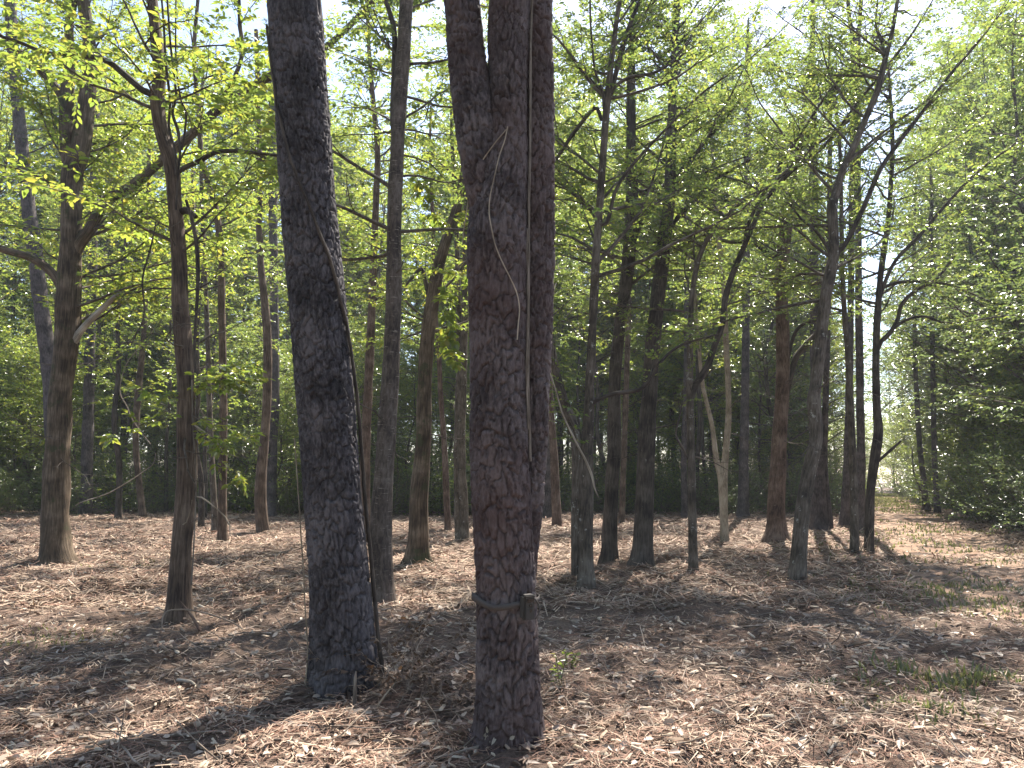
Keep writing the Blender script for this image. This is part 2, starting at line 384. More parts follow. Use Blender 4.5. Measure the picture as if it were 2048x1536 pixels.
# ------------------------------------------------------------------ plated pine bark as real relief
def plated_stem(S, off, mat, name, seed, step=.0082, zfine=5.0, cw=.046, ch=.064, depth=.024, flare=0.0, sink=.2, lobes=5):
    d = norm(S[1, :3] - S[0, :3]); S = np.vstack([[*(S[0, :3] - d * sink), S[0, 3] * 1.05], S])
    L = np.linalg.norm(np.diff(S[:, :3], axis=0), axis=1).sum()
    zf = min(zfine, L)
    s = np.concatenate([np.arange(0, zf, step), np.arange(zf, L, .12), [L]])
    C = catmull(S, s); n = len(s)
    R0 = np.median(C[: int(zf / step), 3])
    half = 1.75; nf = int(2 * half * R0 / (step * .85)); nb = int((2 * np.pi - 2 * half) * R0 / .028)
    tha = np.concatenate([np.linspace(-half, half, nf, endpoint=False), np.linspace(half, 2 * np.pi - half, nb, endpoint=False)]); sides = len(tha)
    Tn = norm(np.gradient(C[:, :3], axis=0)); view = norm(np.array([0, 0, CAM_H]) - C[:, :3] * np.array([1, 1, 0]) - np.array([0, 0, CAM_H]))
    Aa = norm(view - Tn * (view * Tn).sum(1, keepdims=True)); Bb = np.cross(Tn, Aa)
    ring = Aa[:, None, :] * np.cos(tha)[None, :, None] + Bb[:, None, :] * np.sin(tha)[None, :, None]
    V = (C[:, None, :3] + ring * C[:, 3][:, None, None]).reshape(-1, 3)
    ii_ = np.arange(n - 1)[:, None]; jj_ = np.arange(sides)[None, :]; j2_ = (jj_ + 1) % sides
    Fq = np.stack([ii_ * sides + jj_, ii_ * sides + j2_, (ii_ + 1) * sides + j2_, (ii_ + 1) * sides + jj_], -1).reshape(-1, 4)
    th = np.tile((tha / (2 * np.pi)) % 1.0, n); k = np.repeat(np.arange(n), sides); ss = s[k]
    UV = np.stack([np.cos(th * 2 * np.pi) * C[k, 3], np.sin(th * 2 * np.pi) * C[k, 3], ss], -1)
    nc = max(8, int(round(2 * np.pi * R0 / cw)))
    u = th * nc; v = ss / ch
    wu = (vnoise(np.cos(th * 2 * np.pi) * 4 + 40, ss * 9 + np.sin(th * 2 * np.pi) * 4 + 40, seed + 11) - .5) * 1.5
    wv = (vnoise(np.cos(th * 2 * np.pi) * 4 + 70, ss * 14 + np.sin(th * 2 * np.pi) * 4 + 70, seed + 12) - .5) * 1.3
    u = u + wu; v = v + wv
    def cells(u, v, sd):
        F1 = np.full(len(u), 9.0); F2 = np.full(len(u), 9.0); ID = np.zeros(len(u)); iu = np.floor(u); iv = np.floor(v)
        for a_ in (-1, 0, 1):
            for b_ in (-1, 0, 1):
                cu = iu + a_; cv = iv + b_; cm = np.mod(cu, nc)
                dd = np.hypot(u - (cu + .1 + .8 * _h(cm, cv, sd + 1)), v - (cv + .05 + .9 * _h(cm, cv, sd + 2)))
                m1 = dd < F1; idd = _h(cm, cv, sd + 3)
                F2 = np.where(m1, F1, np.minimum(F2, dd)); ID = np.where(m1, idd, ID); F1 = np.where(m1, dd, F1)
        return F2 - F1, ID
    sm = lambda q: q * q * (3 - 2 * q)
    g1, I1 = cells(u, v * .52, seed)                 # tall plates parted by long furrows
    g2, ID = cells(u + .37, v * 1.15, seed + 100)    # flakes on them
    e1 = sm(np.clip((g1 - .02) / .15, 0, 1)); e2 = sm(np.clip(g2 / .11, 0, 1))
    e = np.minimum(e1, .55 + .45 * e2)
    hgt = e1 * (.75 + .25 * I1) + .20 * e1 * e2 * (.3 + .7 * ID) + .26 * (vnoise(u * 2.3, v * 3.3, seed + 5) - .5) + .16 * (vnoise(u * 5.1, v * 8.3, seed + 6) - .5)
    big = vnoise(np.cos(th * 2 * np.pi) * 1.4 + 20, ss * 1.3 + np.sin(th * 2 * np.pi) * 1.4 + 20, seed + 8) - .5
    rad = C[k, 3] + (hgt - .85) * depth + big * .022
    if flare:
        h_ = np.clip(ss - sink, 0, 9); rad = rad + C[k, 3] * flare * np.exp(-h_ / .17) * (.6 + .4 * np.cos(lobes * th * 2 * np.pi + seed))
    ctr = C[k, :3]; V = ctr + norm(V - ctr) * rad[:, None]
    a = Acc(); a.add(V, Fq, UV)
    me = mesh(name, V - np.asarray(off), [Fq], mat, True, {'buv': UV + seed * .77, 'plate': np.clip(ID * .7 + .3 * e, 0, 1)})
    return me

# ------------------------------------------------------------------ branching and foliage
def az_dir(az, el):
    return np.stack([np.sin(az) * np.cos(el), np.cos(az) * np.cos(el), np.sin(el)], -1)
UP = np.array([0, 0, 1.0])
def walk(P0, D0, L, k, rng, wander=.12, lift=0.02):
    """polylines (n,k,3)"""
    n = len(P0); P = np.zeros((n, k, 3)); P[:, 0] = P0; d = norm(D0)
    st = (np.asarray(L) / (k - 1))[:, None]
    for i in range(1, k):
        d = norm(d + rng.normal(0, wander, (n, 3)) + UP * np.broadcast_to(lift, (n,))[:, None])
        P[:, i] = P[:, i - 1] + d * st
    return P
def sample_on(P, f):
    """point and tangent at fraction f on polylines P (n,k,3)"""
    n, k, _ = P.shape; x = np.clip(f, 0, .9999) * (k - 1); i = x.astype(int); u = (x - i)[:, None]
    a = P[np.arange(n), i]; b = P[np.arange(n), i + 1]
    return a + (b - a) * u, norm(b - a)
def turn(T, ang, tilt):
    side = norm(np.cross(UP[None, :], T) + 1e-6)
    return norm(T * np.cos(ang)[:, None] + side * np.sin(ang)[:, None] + UP[None, :] * tilt[:, None])
def foliage(rng, prim, prad, sec_gap=.32, sec_len=(.5, 1.3), twig_gap=.16, twig_len=(.14, .34), per=6, leaf=(.06, .10), ratio=.5, start=.22, keep=.85, flat=.45, droop=-.12, fine=True, twigs=True, lift=.01, branch_sides=5):
    """prim (n,k,3): returns branch mesh data and leaf mesh data"""
    br = Acc(); lf = Acc()
    n, k, _ = prim.shape
    V, F, A = tubes(prim, prad, branch_sides); br.add(V, F, A)
    L = np.linalg.norm(np.diff(prim, axis=1), axis=2).sum(1)
    idx = []; fr = []; sd_ = []
    for i in range(n):
        f = np.arange(start, 1.0, sec_gap / max(L[i], .3)); f = f + rng.uniform(-.3, .3, len(f)) * sec_gap / L[i]
        f = f[rng.random(len(f)) < keep]
        idx += [i] * len(f); fr += list(f); sd_ += [(-1) ** j for j in range(len(f))]
        idx.append(i); fr.append(.995); sd_.append(0)
    idx = np.array(idx); fr = np.clip(np.array(fr), .02, .995); sd_ = np.array(sd_)
    P, T = sample_on(prim[idx], fr)
    m = len(idx)
    D = turn(T, sd_ * rng.uniform(.6, 1.15, m), rng.normal(.02, .18, m))
    sl = rng.uniform(sec_len[0], sec_len[1], m) * (1.15 - .6 * fr)
    sec = walk(P, D, sl, 5, rng, .13, lift)
    pr = prad[idx, np.clip((fr * (k - 1)).astype(int), 0, k - 1)]
    r0 = np.minimum(.006 + .006 * sl, pr * .8); R = r0[:, None] * np.linspace(1, .3, 5)[None, :]
    V, F, A = tubes(sec, R, 3); br.add(V, F, A)
    ti = []; tf = []; ts = []
    for i in range(m):
        c = max(2, int(sl[i] / twig_gap)); f = (np.arange(c) + rng.random(c)) / c
        ti += [i] * c; tf += list(f); ts += [(-1) ** j for j in range(c)]
        ti.append(i); tf.append(.99); ts.append(0)
    ti = np.array(ti); tf = np.array(tf); ts = np.array(ts); q = len(ti)
    P, T = sample_on(sec[ti], tf)
    D = turn(T, ts * rng.uniform(.5, 1.2, q), rng.normal(-.02, .25, q))
    tl = rng.uniform(twig_len[0], twig_len[1], q)
    tw = walk(P, D, tl, 3, rng, .12, -.04)
    if twigs:
        V, F, A = tubes(tw, np.full((q, 3), .0028) * np.array([1, .8, .5]), 3); br.add(V, F, A)
    f = ((np.arange(per) + 1) / per)[None, :] + rng.uniform(-.06, .06, (q, per)); f = np.clip(f, .05, 1).ravel()
    li = np.repeat(np.arange(q), per); ls = np.tile(np.where(np.arange(per) % 2 == 0, 1, -1), q); ls[per - 1::per] = 0
    P, T = sample_on(tw[li], f); c = len(li)
    D = turn(T, ls * rng.uniform(.5, 1.2, c), rng.normal(droop, .22, c))
    N = norm(UP[None, :] + rng.normal(0, flat, (c, 3)))
    Ls = rng.uniform(leaf[0], leaf[1], c) * rng.uniform(.75, 1.1, c)
    V, F = leaves(P + D * .006, D, N, Ls, Ls * ratio * rng.uniform(.8, 1.2, c), rng, fine); lf.add(V, F)
    return br, lf
def primaries(rng, S, z0, z1, n, Lr, el=(15, 50), k=9, taper=.5, lift=.03, az=None, wander=.1):
    """limbs leaving a stem S (m,4) between heights z0 and z1"""
    zz = np.sort(rng.uniform(z0, z1, n)); P0 = np.stack([np.interp(zz, S[:, 2], S[:, i]) for i in range(3)], -1)
    rs = np.interp(zz, S[:, 2], S[:, 3])
    a = (np.arange(n) * 2.4 + rng.uniform(0, 6.28)) + rng.normal(0, .5, n) if az is None else rng.uniform(az[0], az[1], n)
    fr = (zz - z0) / max(z1 - z0, .1)
    e = np.radians(rng.uniform(el[0], el[1], n) + 18 * fr)
    L = rng.uniform(Lr[0], Lr[1], n) * (1 - taper * fr)
    P = walk(P0, az_dir(a, e), L, k, rng, wander, lift)
    r0 = np.minimum(rs * .55, .008 + .0085 * L)
    R = r0[:, None] * np.linspace(1, .22, k)[None, :]
    return P, R

def finish_crown(root, off, brs, lfs, leaf_m, twig_m=None):
    b = Acc(); 
    for x in brs:
        b.V += x.V; b.A += x.A
        for kk in (3, 4): b.F[kk] += [f + b.n for f in x.F[kk]]
        b.n += x.n
    l = Acc()
    for x in lfs:
        l.V += x.V; l.A += x.A
        for kk in (3, 4): l.F[kk] += [f + l.n for f in x.F[kk]]
        l.n += x.n
    obj('branches', b.build('branches', twig_m or M['twig'], True, off, True), root)['kind'] = 'stuff'
    obj('crown', l.build('crown', leaf_m, True, off), root)

# ------------------------------------------------------------------ the two big pines in front and the far pines
def base_of(pt):
    p = on_ground(pt[0], pt[1]); p[2] = float(ground_z(p[0], p[1])); return p
def pine_crown(root, off, S, rng, z0, n=26):
    P, R = primaries(rng, S, z0, S[-1, 2] - .2, n, (1.6, 3.4), (5, 40), lift=.05)
    br, lf = foliage(rng, P, R, sec_gap=.4, sec_len=(.4, .9), twig_gap=.22, twig_len=(.1, .2), per=14, leaf=(.16, .24), ratio=.035, flat=1.0, droop=.1, fine=False, twigs=False)
    finish_crown(root, off, [br], [lf], M['needle'])

rng = np.random.default_rng(3)
F_PTS = [(1017, 1488, 146), (1018, 1440, 136), (1016, 1350, 130), (1014, 1250, 124), (1011, 1150, 119), (1004, 1000, 115), (1000, 900, 113),
         (996, 768, 112), (994, 600, 116), (993, 480, 118), (999, 400, 106), (1010, 320, 88), (1016, 235, 78), (1017, 100, 78), (1020, 0, 78)]
b0 = base_of((1017, 1488)); D1 = b0[1]
front = thing('pine_tree', b0, 'nearest forked pine with plated bark and a trail camera strapped to it', 'pine tree')
S1 = extend(trace(F_PTS, D1), 15, rng, .06)
obj('trunk', plated_stem(S1, b0, M['pine_red'], 'front_trunk', 21, flare=.20), front)
SL = extend(trace([(985, 470, 60), (972, 400, 76), (957, 300, 79), (946, 200, 77), (933, 100, 72), (924, 0, 71)], D1 - .01), 14, rng, .05)
obj('leader', plated_stem(SL, b0, M['pine_red'], 'front_leader', 37, sink=.05, zfine=2.6), front)
SR = extend(trace([(1022, 1330, 70), (1037, 1150, 72), (1046, 1000, 74), (1054, 900, 74), (1060, 768, 77), (1066, 600, 79), (1067, 400, 78), (1067, 200, 75), (1066, 0, 73)], D1 + .14), 15, rng, .06)
obj('leader', plated_stem(SR, b0, M['pine_red'], 'rear_leader', 53, sink=.05, zfine=4.6, cw=.042, ch=.060), front)
pine_crown(front, b0, S1, rng, 9.5, 16)
S_PTS = [(690, 1385, 140), (689, 1340, 136), (687, 1300, 131), (678, 1150, 121), (665, 1000, 115), (658, 900, 114), (648, 768, 114), (633, 600, 110), (615, 400, 106), (604, 200, 103), (590, 0, 103)]
b2 = base_of((690, 1385)); D2 = b2[1]
second = thing('pine_tree', b2, 'leaning dark pine with a vine winding across its plated bark', 'pine tree')
S2 = extend(trace(S_PTS, D2), 16, rng, .06)
obj('trunk', plated_stem(S2, b2, M['pine'], 'leaning_trunk', 71, step=.0088, flare=.22, zfine=5.6, cw=.048, ch=.066, depth=.026), second)
pine_crown(second, b2, S2, rng, 10, 16)

def trunk_at(S, z):
    return np.array([np.interp(z, S[:, 2], S[:, i]) for i in range(4)])

# ------------------------------------------------------------------ the other trees one can tell apart
TREES = []
def T(label, mat, pts, H=12, limbs=(), crown=None, flare=.35, dy=0, name='tree', leaf='mid', yb=None, lobes=5, sides=14):
    TREES.append(dict(label=label, mat=mat, pts=pts, H=H, limbs=limbs, crown=crown, flare=flare, dy=dy, name=name, leaf=leaf, yb=yb, lobes=lobes, sides=sides))
# crown = (z0, number of limbs, limb length range, elevation range, leaf size range)
T('forked brown-barked tree with mossy base, long limb and bleached broken stub', 'hickory',
  [(111, 1126, 58), (110, 1095, 54), (111, 1050, 51), (112, 1000, 49), (115, 900, 47), (123, 768, 42), (130, 700, 45), (136, 640, 47), (139, 560, 46), (142, 480, 41), (143, 400, 39), (147, 340, 40), (160, 300, 36), (167, 250, 34), (174, 200, 30), (180, 120, 26), (176, 60, 24), (166, 0, 22)],
  12, [('limb', 'hickory', [(143, 365, 26), (136, 300, 28), (133, 250, 27), (134, 190, 26), (141, 120, 18), (138, 50, 17), (148, 0, 15)], 0, 3.0),
       ('limb', 'hickory', [(140, 530, 26), (158, 488, 26), (178, 462, 23), (200, 420, 22), (226, 392, 21), (262, 374, 20), (320, 322, 19), (390, 262, 18), (450, 207, 17), (545, 150, 15), (650, 95, 13), (745, 5, 11)], -.15, 1.2),
       ('limb', 'hickory', [(430, 225, 8), (445, 195, 9), (465, 165, 9), (485, 105, 8), (480, 50, 8), (478, 0, 7)], -.35, 1.2),
       ('limb', 'hickory', [(134, 605, 18), (116, 562, 19), (95, 537, 17), (60, 515, 15), (0, 497, 13), (-60, 470, 11)], -.1, .8),
       ('limb', 'hickory', [(130, 215, 14), (112, 175, 15), (70, 130, 15), (0, 75, 13), (-60, 30, 10)], 0, .8),
       ('broken_limb', 'deadwood', [(134, 708, 20), (148, 682, 18), (160, 664, 14), (178, 643, 13), (211, 611, 11), (234, 590, 9), (240, 586, 5)], -.1, 0)],
  (4.3, 40, (1.4, 3.6), (0, 45), (.08, .15)), leaf='lime')
T('slim brown tree draped in dark vines, leafy sprout on its trunk', 'brown',
  [(355, 1255, 54), (359, 1200, 46), (363, 1100, 40), (371, 1000, 38), (373, 900, 38), (371, 768, 33), (367, 700, 33), (361, 600, 32), (357, 500, 29), (349, 400, 27), (343, 330, 28), (322, 260, 26), (315, 200, 28), (320, 150, 26), (315, 100, 26), (310, 50, 23), (305, 0, 20)],
  9, [('limb', 'dark', [(322, 240, 12), (312, 196, 14), (285, 180, 13), (250, 150, 12), (210, 120, 11), (150, 110, 9), (90, 105, 8), (40, 85, 7), (0, 72, 6)], -.1, .5),
      ('limb', 'dark', [(345, 350, 10), (375, 333, 10), (400, 322, 10), (430, 305, 9), (470, 302, 8), (512, 306, 7), (560, 312, 6)], -.05, .5),
      ('limb', 'dark', [(358, 425, 14), (374, 420, 13), (392, 434, 9)], -.12, 0),
      ('twig', 'pale', [(378, 842, 3.5), (405, 862, 4), (430, 882, 4), (445, 901, 2.5), (478, 915, 1.5)], -.15, 0),
      ('twig', 'pale', [(388, 993, 3), (402, 994, 3.2), (430, 1015, 3), (457, 1042, 2.5), (460, 1072, 1.5)], -.15, 0),
      ('twig', 'pale', [(346, 1066, 3), (360, 1053, 3), (376, 1040, 2), (384, 1000, 1.2)], -.2, 0)],
  (4.0, 16, (.9, 2.2), (0, 40), (.07, .13)), leaf='lime', flare=.3)
T('leaning grey pine trunk behind the forked brown tree', 'far_pine',
  [(113, 1047, 32), (106, 850, 30), (96, 720, 28), (81, 600, 28), (69, 500, 28), (58, 420, 26), (45, 300, 24), (30, 150, 22), (20, 0, 20)], 20, (), 'pine', name='pine_tree')
T('thin straight tan tree with a bend high up, between vine-draped tree and leaning pine', 'brown',
  [(445, 1088, 20), (445, 1000, 17), (446, 900, 16), (447, 800, 15), (445, 700, 15), (443, 600, 14), (441, 500, 13), (432, 420, 13), (415, 360, 11), (402, 300, 10), (395, 200, 9), (388, 100, 8), (396, 0, 7)], 13, (),
  (5.5, 26, (1.2, 2.8), (5, 50), (.07, .12)), leaf='lime')
T('grey sapling close beside the thin tan tree', 'lichen',
  [(432, 1064, 14), (425, 950, 12), (420, 850, 11), (416, 700, 10), (410, 550, 9), (404, 400, 8), (402, 250, 7), (408, 100, 6)], 11, (), (4.5, 16, (.9, 2), (5, 50), (.07, .11)))
T('thin tan tree that bows out to the right, left of the leaning pine', 'brown',
  [(528, 1068, 24), (521, 1000, 23), (524, 930, 20), (530, 870, 18), (535, 768, 17), (535, 680, 17), (529, 600, 15), (521, 520, 13), (518, 440, 11), (520, 350, 10), (516, 200, 9), (512, 60, 8)], 13, (),
  (4.5, 24, (1.0, 2.6), (5, 50), (.07, .12)))
T('black pine trunk behind the bowed tan tree', 'far_pine', [(540, 1034, 24), (544, 900, 21), (549, 800, 20), (548, 600, 18), (546, 400, 17), (544, 200, 15), (543, 0, 14)], 22, (), 'pine', name='pine_tree', flare=.2)
T('skinny wavering tree among the dead branches at the wood edge', 'brown',
  [(286, 1036, 13), (272, 900, 12), (275, 800, 13), (285, 700, 11), (292, 600, 9), (299, 500, 8), (297, 350, 7), (303, 200, 6)], 13, (), (4, 20, (1.0, 2.4), (5, 50), (.08, .13)))
T('dark far pine trunk right of the forked brown tree', 'far_pine', [(172, 1030, 24), (176, 850, 21), (180, 700, 19), (186, 500, 17), (190, 300, 15), (192, 100, 14)], 22, (), 'pine', name='pine_tree', flare=.2)
T('banded brown trunk rising just right of the leaning pine', 'gum',
  [(765, 1203, 45), (763, 1100, 43), (764, 1018, 42), (773, 868, 38), (780, 768, 35), (783, 700, 34), (787, 600, 32), (788, 500, 31), (790, 400, 29), (794, 300, 28), (800, 200, 28), (807, 100, 28), (813, 0, 27)],
  13, [('limb', 'dark', [(793, 300, 10), (786, 240, 12), (789, 130, 12), (788, 60, 11), (772, 0, 9)], .1, .8),
       ('limb', 'dark', [(806, 130, 6), (830, 127, 6), (860, 126, 5), (896, 119, 4)], .05, .3)],
  (4.6, 30, (1.0, 2.8), (-5, 40), (.06, .11)), leaf='mid', flare=.2)
T('reddish-tan slim stem beside the banded trunk', 'red',
  [(731, 1088, 20), (730, 950, 20), (731, 900, 20), (737, 768, 17), (740, 700, 17), (744, 600, 15), (748, 500, 15), (752, 400, 13), (755, 300, 11), (746, 200, 10), (738, 100, 8), (734, 0, 7)], 14, (),
  (5.5, 26, (1.2, 2.8), (5, 50), (.07, .12)), leaf='lime', flare=.15)
T('furrowed tree with flared roots and climbing leafy vine between the two pines', 'hickory',
  [(836, 1130, 48), (836, 1105, 42), (838, 1060, 39), (838, 1000, 37), (843, 940, 34), (847, 880, 31), (849, 768, 28), (852, 700, 29), (858, 650, 28), (866, 600, 27), (875, 540, 25), (892, 480, 22), (906, 440, 20), (921, 384, 18), (935, 300, 16), (945, 150, 13)],
  12, [('limb', 'dark', [(862, 620, 8), (845, 540, 9), (828, 552, 7), (812, 570, 4)], -.05, .2)], (4.2, 30, (1.0, 2.8), (-5, 45), (.07, .12)), leaf='lime', flare=.55)
T('thin red-barked tree leaning slightly, behind the gap of the two pines', 'red',
  [(897, 1064, 13), (893, 1000, 13), (889, 900, 11), (882, 800, 10), (877, 700, 9), (870, 600, 8), (866, 450, 7), (860, 300, 6)], 13, (), (5, 20, (1.0, 2.4), (5, 50), (.08, .12)))
T('twin-stemmed mossy tree half hidden by the forked pine', 'lichen',
  [(928, 1086, 22), (926, 1000, 19), (922, 900, 18), (925, 768, 16), (930, 600, 14), (934, 400, 12), (938, 200, 10)], 13,
  [('stem', 'lichen', [(916, 1082, 14), (914, 900, 13), (918, 700, 11), (914, 500, 10), (905, 300, 8)], .1, .8)], (5, 20, (1.0, 2.4), (5, 50), (.08, .12)))
T('reddish trunk leaning left, right of the forked pine', 'red',
  [(1115, 1053, 20), (1112, 1000, 19), (1107, 900, 16), (1100, 800, 14), (1095, 700, 12), (1086, 550, 11), (1078, 400, 10), (1074, 200, 8)], 14, (), (5.5, 22, (1.0, 2.6), (5, 50), (.08, .12)))
T('black pine trunk behind the reddish leaning trunk', 'far_pine', [(1091, 1036, 27), (1095, 950, 24), (1092, 800, 22), (1090, 600, 20), (1090, 400, 18), (1090, 200, 16), (1090, 0, 15)], 23, (), 'pine', name='pine_tree', flare=.2)
T('lichen-spotted tree splitting low into a straight and a left-leaning stem', 'lichen',
  [(1172, 1178, 36), (1171, 1120, 31), (1170, 1050, 31), (1171, 980, 31), (1173, 900, 27), (1178, 830, 22), (1180, 768, 19), (1185, 650, 17), (1190, 560, 17), (1194, 480, 16), (1200, 400, 15), (1207, 300, 14), (1215, 200, 14), (1222, 130, 12), (1232, 50, 10), (1240, 0, 9)],
  10, [('stem', 'lichen', [(1152, 1150, 20), (1152, 1050, 21), (1155, 960, 24), (1155, 900, 24), (1146, 850, 22), (1130, 808, 19), (1116, 760, 16), (1106, 710, 15), (1097, 660, 13), (1085, 590, 12)], .1, .5),
       ('limb', 'dark', [(1180, 812, 7), (1190, 803, 8), (1225, 788, 8), (1285, 776, 8), (1318, 728, 6), (1359, 692, 5), (1433, 669, 3)], -.25, .2),
       ('limb', 'dark', [(1208, 330, 6), (1207, 200, 6), (1190, 140, 5), (1182, 60, 4), (1180, 0, 4)], -.2, .6),
       ('limb', 'dark', [(1218, 190, 7), (1230, 174, 7), (1255, 156, 7), (1310, 145, 6), (1350, 120, 5), (1400, 85, 4)], -.15, .5),
       ('limb', 'dark', [(1222, 190, 8), (1236, 130, 10), (1256, 60, 9), (1280, 0, 8)], .1, .8),
       ('limb', 'dark', [(1203, 240, 7), (1190, 216, 8), (1152, 260, 8), (1110, 322, 7)], .3, .3),
       ('limb', 'dark', [(1204, 450, 7), (1216, 440, 8), (1232, 380, 7), (1265, 330, 6), (1330, 260, 5), (1400, 190, 4), (1470, 140, 3)], -.2, .8)],
  (3.6, 26, (.9, 2.6), (5, 45), (.06, .10)), leaf='mid', flare=.2)
T('dark trunk with a vine and a wide foot, left of the smooth dark trunk', 'dark',
  [(1217, 1126, 34), (1218, 1100, 31), (1222, 1000, 28), (1228, 900, 28), (1228, 800, 26), (1231, 740, 24), (1240, 650, 23), (1253, 560, 26), (1262, 450, 26), (1264, 384, 24), (1262, 300, 20), (1262, 200, 18), (1265, 60, 14)],
  13, [('limb', 'dark', [(1268, 480, 10), (1280, 450, 11), (1300, 420, 10), (1330, 380, 8), (1370, 330, 7), (1440, 250, 5)], -.1, .8)], (4.4, 30, (1.0, 2.8), (0, 45), (.06, .11)), flare=.5)
T('slim stem tucked behind the vine-hung dark trunk', 'brown', [(1243, 1046, 12), (1248, 900, 12), (1255, 700, 11), (1258, 600, 10), (1256, 400, 9), (1258, 200, 7)], 14, (), (5.5, 18, (1.0, 2.2), (5, 50), (.08, .12)), flare=.1)
T('smooth dark trunk with a flared foot leaning gently right', 'dark',
  [(1284, 1132, 42), (1286, 1100, 38), (1289, 1000, 37), (1293, 900, 35), (1298, 800, 32), (1305, 700, 30), (1315, 600, 28), (1325, 520, 28), (1332, 450, 26), (1338, 400, 24), (1342, 300, 20), (1345, 200, 17), (1350, 100, 15), (1355, 0, 13)],
  14, [('limb', 'dark', [(1345, 450, 8), (1358, 432, 9), (1390, 400, 8), (1430, 360, 6), (1500, 320, 5)], -.1, .5),
       ('limb', 'dark', [(1326, 530, 6), (1322, 500, 7), (1310, 470, 6), (1300, 455, 4)], 0, .2)], (4.6, 34, (1.0, 3.0), (0, 45), (.06, .11)), flare=.35)
T('slender mossy tree forking at mid height into two arching stems', 'lichen',
  [(1388, 1143, 20), (1386, 1100, 17), (1384, 1000, 17), (1382, 900, 15), (1380, 800, 14), (1380, 700, 12), (1382, 620, 11), (1388, 560, 11), (1400, 510, 10), (1420, 470, 10), (1450, 440, 9), (1480, 405, 9), (1540, 370, 7), (1620, 300, 6), (1700, 240, 5)],
  6.0, [('stem', 'dark', [(1382, 800, 13), (1390, 772, 14), (1414, 735, 14), (1430, 690, 12), (1444, 650, 12), (1450, 600, 12), (1462, 556, 12), (1482, 508, 11), (1502, 460, 10), (1530, 402, 9), (1580, 345, 8), (1650, 290, 7), (1720, 200, 6), (1800, 100, 5)], -.3, 1.2),
        ('limb', 'dark', [(1378, 920, 5), (1368, 900, 5), (1352, 868, 4), (1362, 820, 3), (1366, 780, 2)], -.1, .1),
        ('limb', 'dark', [(1490, 495, 7), (1500, 440, 8), (1560, 330, 7), (1600, 270, 6), (1660, 180, 5), (1700, 140, 4)], -.2, .8)],
  (3.4, 22, (.9, 2.4), (10, 50), (.05, .09)), flare=.15)
T('pale tan tree forking low into a slingshot shape', 'pale',
  [(1449, 1085, 17), (1448, 1040, 16), (1447, 1000, 17), (1446, 962, 18), (1451, 910, 13), (1456, 850, 12), (1457, 800, 11), (1453, 700, 11), (1450, 640, 11), (1446, 560, 9), (1440, 500, 9), (1434, 470, 9), (1432, 400, 8), (1425, 300, 7)],
  12, [('stem', 'pale', [(1444, 985, 12), (1440, 950, 12), (1432, 915, 11), (1424, 850, 9), (1412, 800, 8), (1405, 768, 8), (1398, 700, 7), (1390, 600, 7), (1384, 500, 6)], .1, .8)],
  (4.6, 22, (1.0, 2.4), (5, 50), (.07, .11)), flare=.15)
T('black pine trunk in shade behind the slingshot tree', 'far_pine', [(1486, 1035, 24), (1488, 900, 19), (1490, 800, 17), (1492, 650, 15), (1494, 400, 14), (1496, 100, 12)], 22, (), 'pine', name='pine_tree', flare=.3)
T('thin black trunk behind the slender mossy tree', 'far_pine', [(1369, 1036, 13), (1368, 900, 11), (1371, 800, 10), (1373, 600, 9), (1376, 300, 8)], 18, (), (7, 18, (1.0, 2.4), (5, 50), (.1, .14)), flare=.1)
T('stout reddish trunk with a buttress foot near the track', 'red',
  [(1551, 1083, 42), (1552, 1050, 36), (1553, 1000, 34), (1558, 900, 30), (1564, 800, 27), (1566, 700, 26), (1563, 600, 25), (1566, 500, 26), (1575, 440, 24), (1581, 400, 17), (1590, 330, 13), (1605, 250, 10), (1615, 150, 8)],
  13, [('limb', 'dark', [(1562, 545, 9), (1552, 518, 11), (1530, 502, 10), (1500, 484, 9), (1462, 484, 8), (1436, 478, 6)], -.1, .3),
       ('limb', 'dark', [(1574, 790, 9), (1582, 750, 12), (1592, 715, 12), (1612, 690, 13), (1632, 670, 12), (1650, 655, 9)], .2, .3),
       ('limb', 'dark', [(1573, 770, 5), (1580, 700, 7), (1598, 655, 7), (1640, 637, 6), (1690, 620, 4)], -.2, .3),
       ('limb', 'dark', [(1565, 520, 6), (1550, 490, 7), (1535, 478, 6), (1520, 470, 3)], .1, .1)],
  (4.6, 30, (1.0, 2.8), (0, 45), (.06, .11)), flare=.5, lobes=3)
T('crooked lichen-grey tree leaning over towards the track', 'lichen',
  [(1593, 1162, 34), (1598, 1100, 31), (1605, 1020, 29), (1615, 960, 27), (1628, 900, 26), (1632, 860, 26), (1628, 800, 25), (1632, 768, 22), (1640, 700, 23), (1650, 600, 22), (1662, 540, 22), (1668, 500, 20), (1665, 420, 19), (1672, 384, 17), (1685, 340, 14), (1705, 300, 13), (1730, 240, 12), (1755, 180, 12), (1770, 120, 10), (1785, 60, 8), (1795, 0, 7)],
  9.0, [('limb', 'dark', [(1665, 530, 10), (1676, 505, 11), (1692, 486, 10), (1725, 420, 10), (1760, 340, 9), (1800, 282, 8), (1840, 230, 7), (1900, 150, 6), (1960, 80, 4)], -.2, 1.0),
        ('limb', 'dark', [(1660, 510, 6), (1652, 490, 7), (1630, 460, 6), (1605, 440, 5), (1580, 410, 4)], .1, .4),
        ('limb', 'dark', [(1772, 120, 6), (1765, 90, 6), (1752, 50, 5), (1755, 0, 4)], 0, .4)],
  (3.8, 30, (.9, 2.6), (0, 45), (.05, .09)), flare=.15)
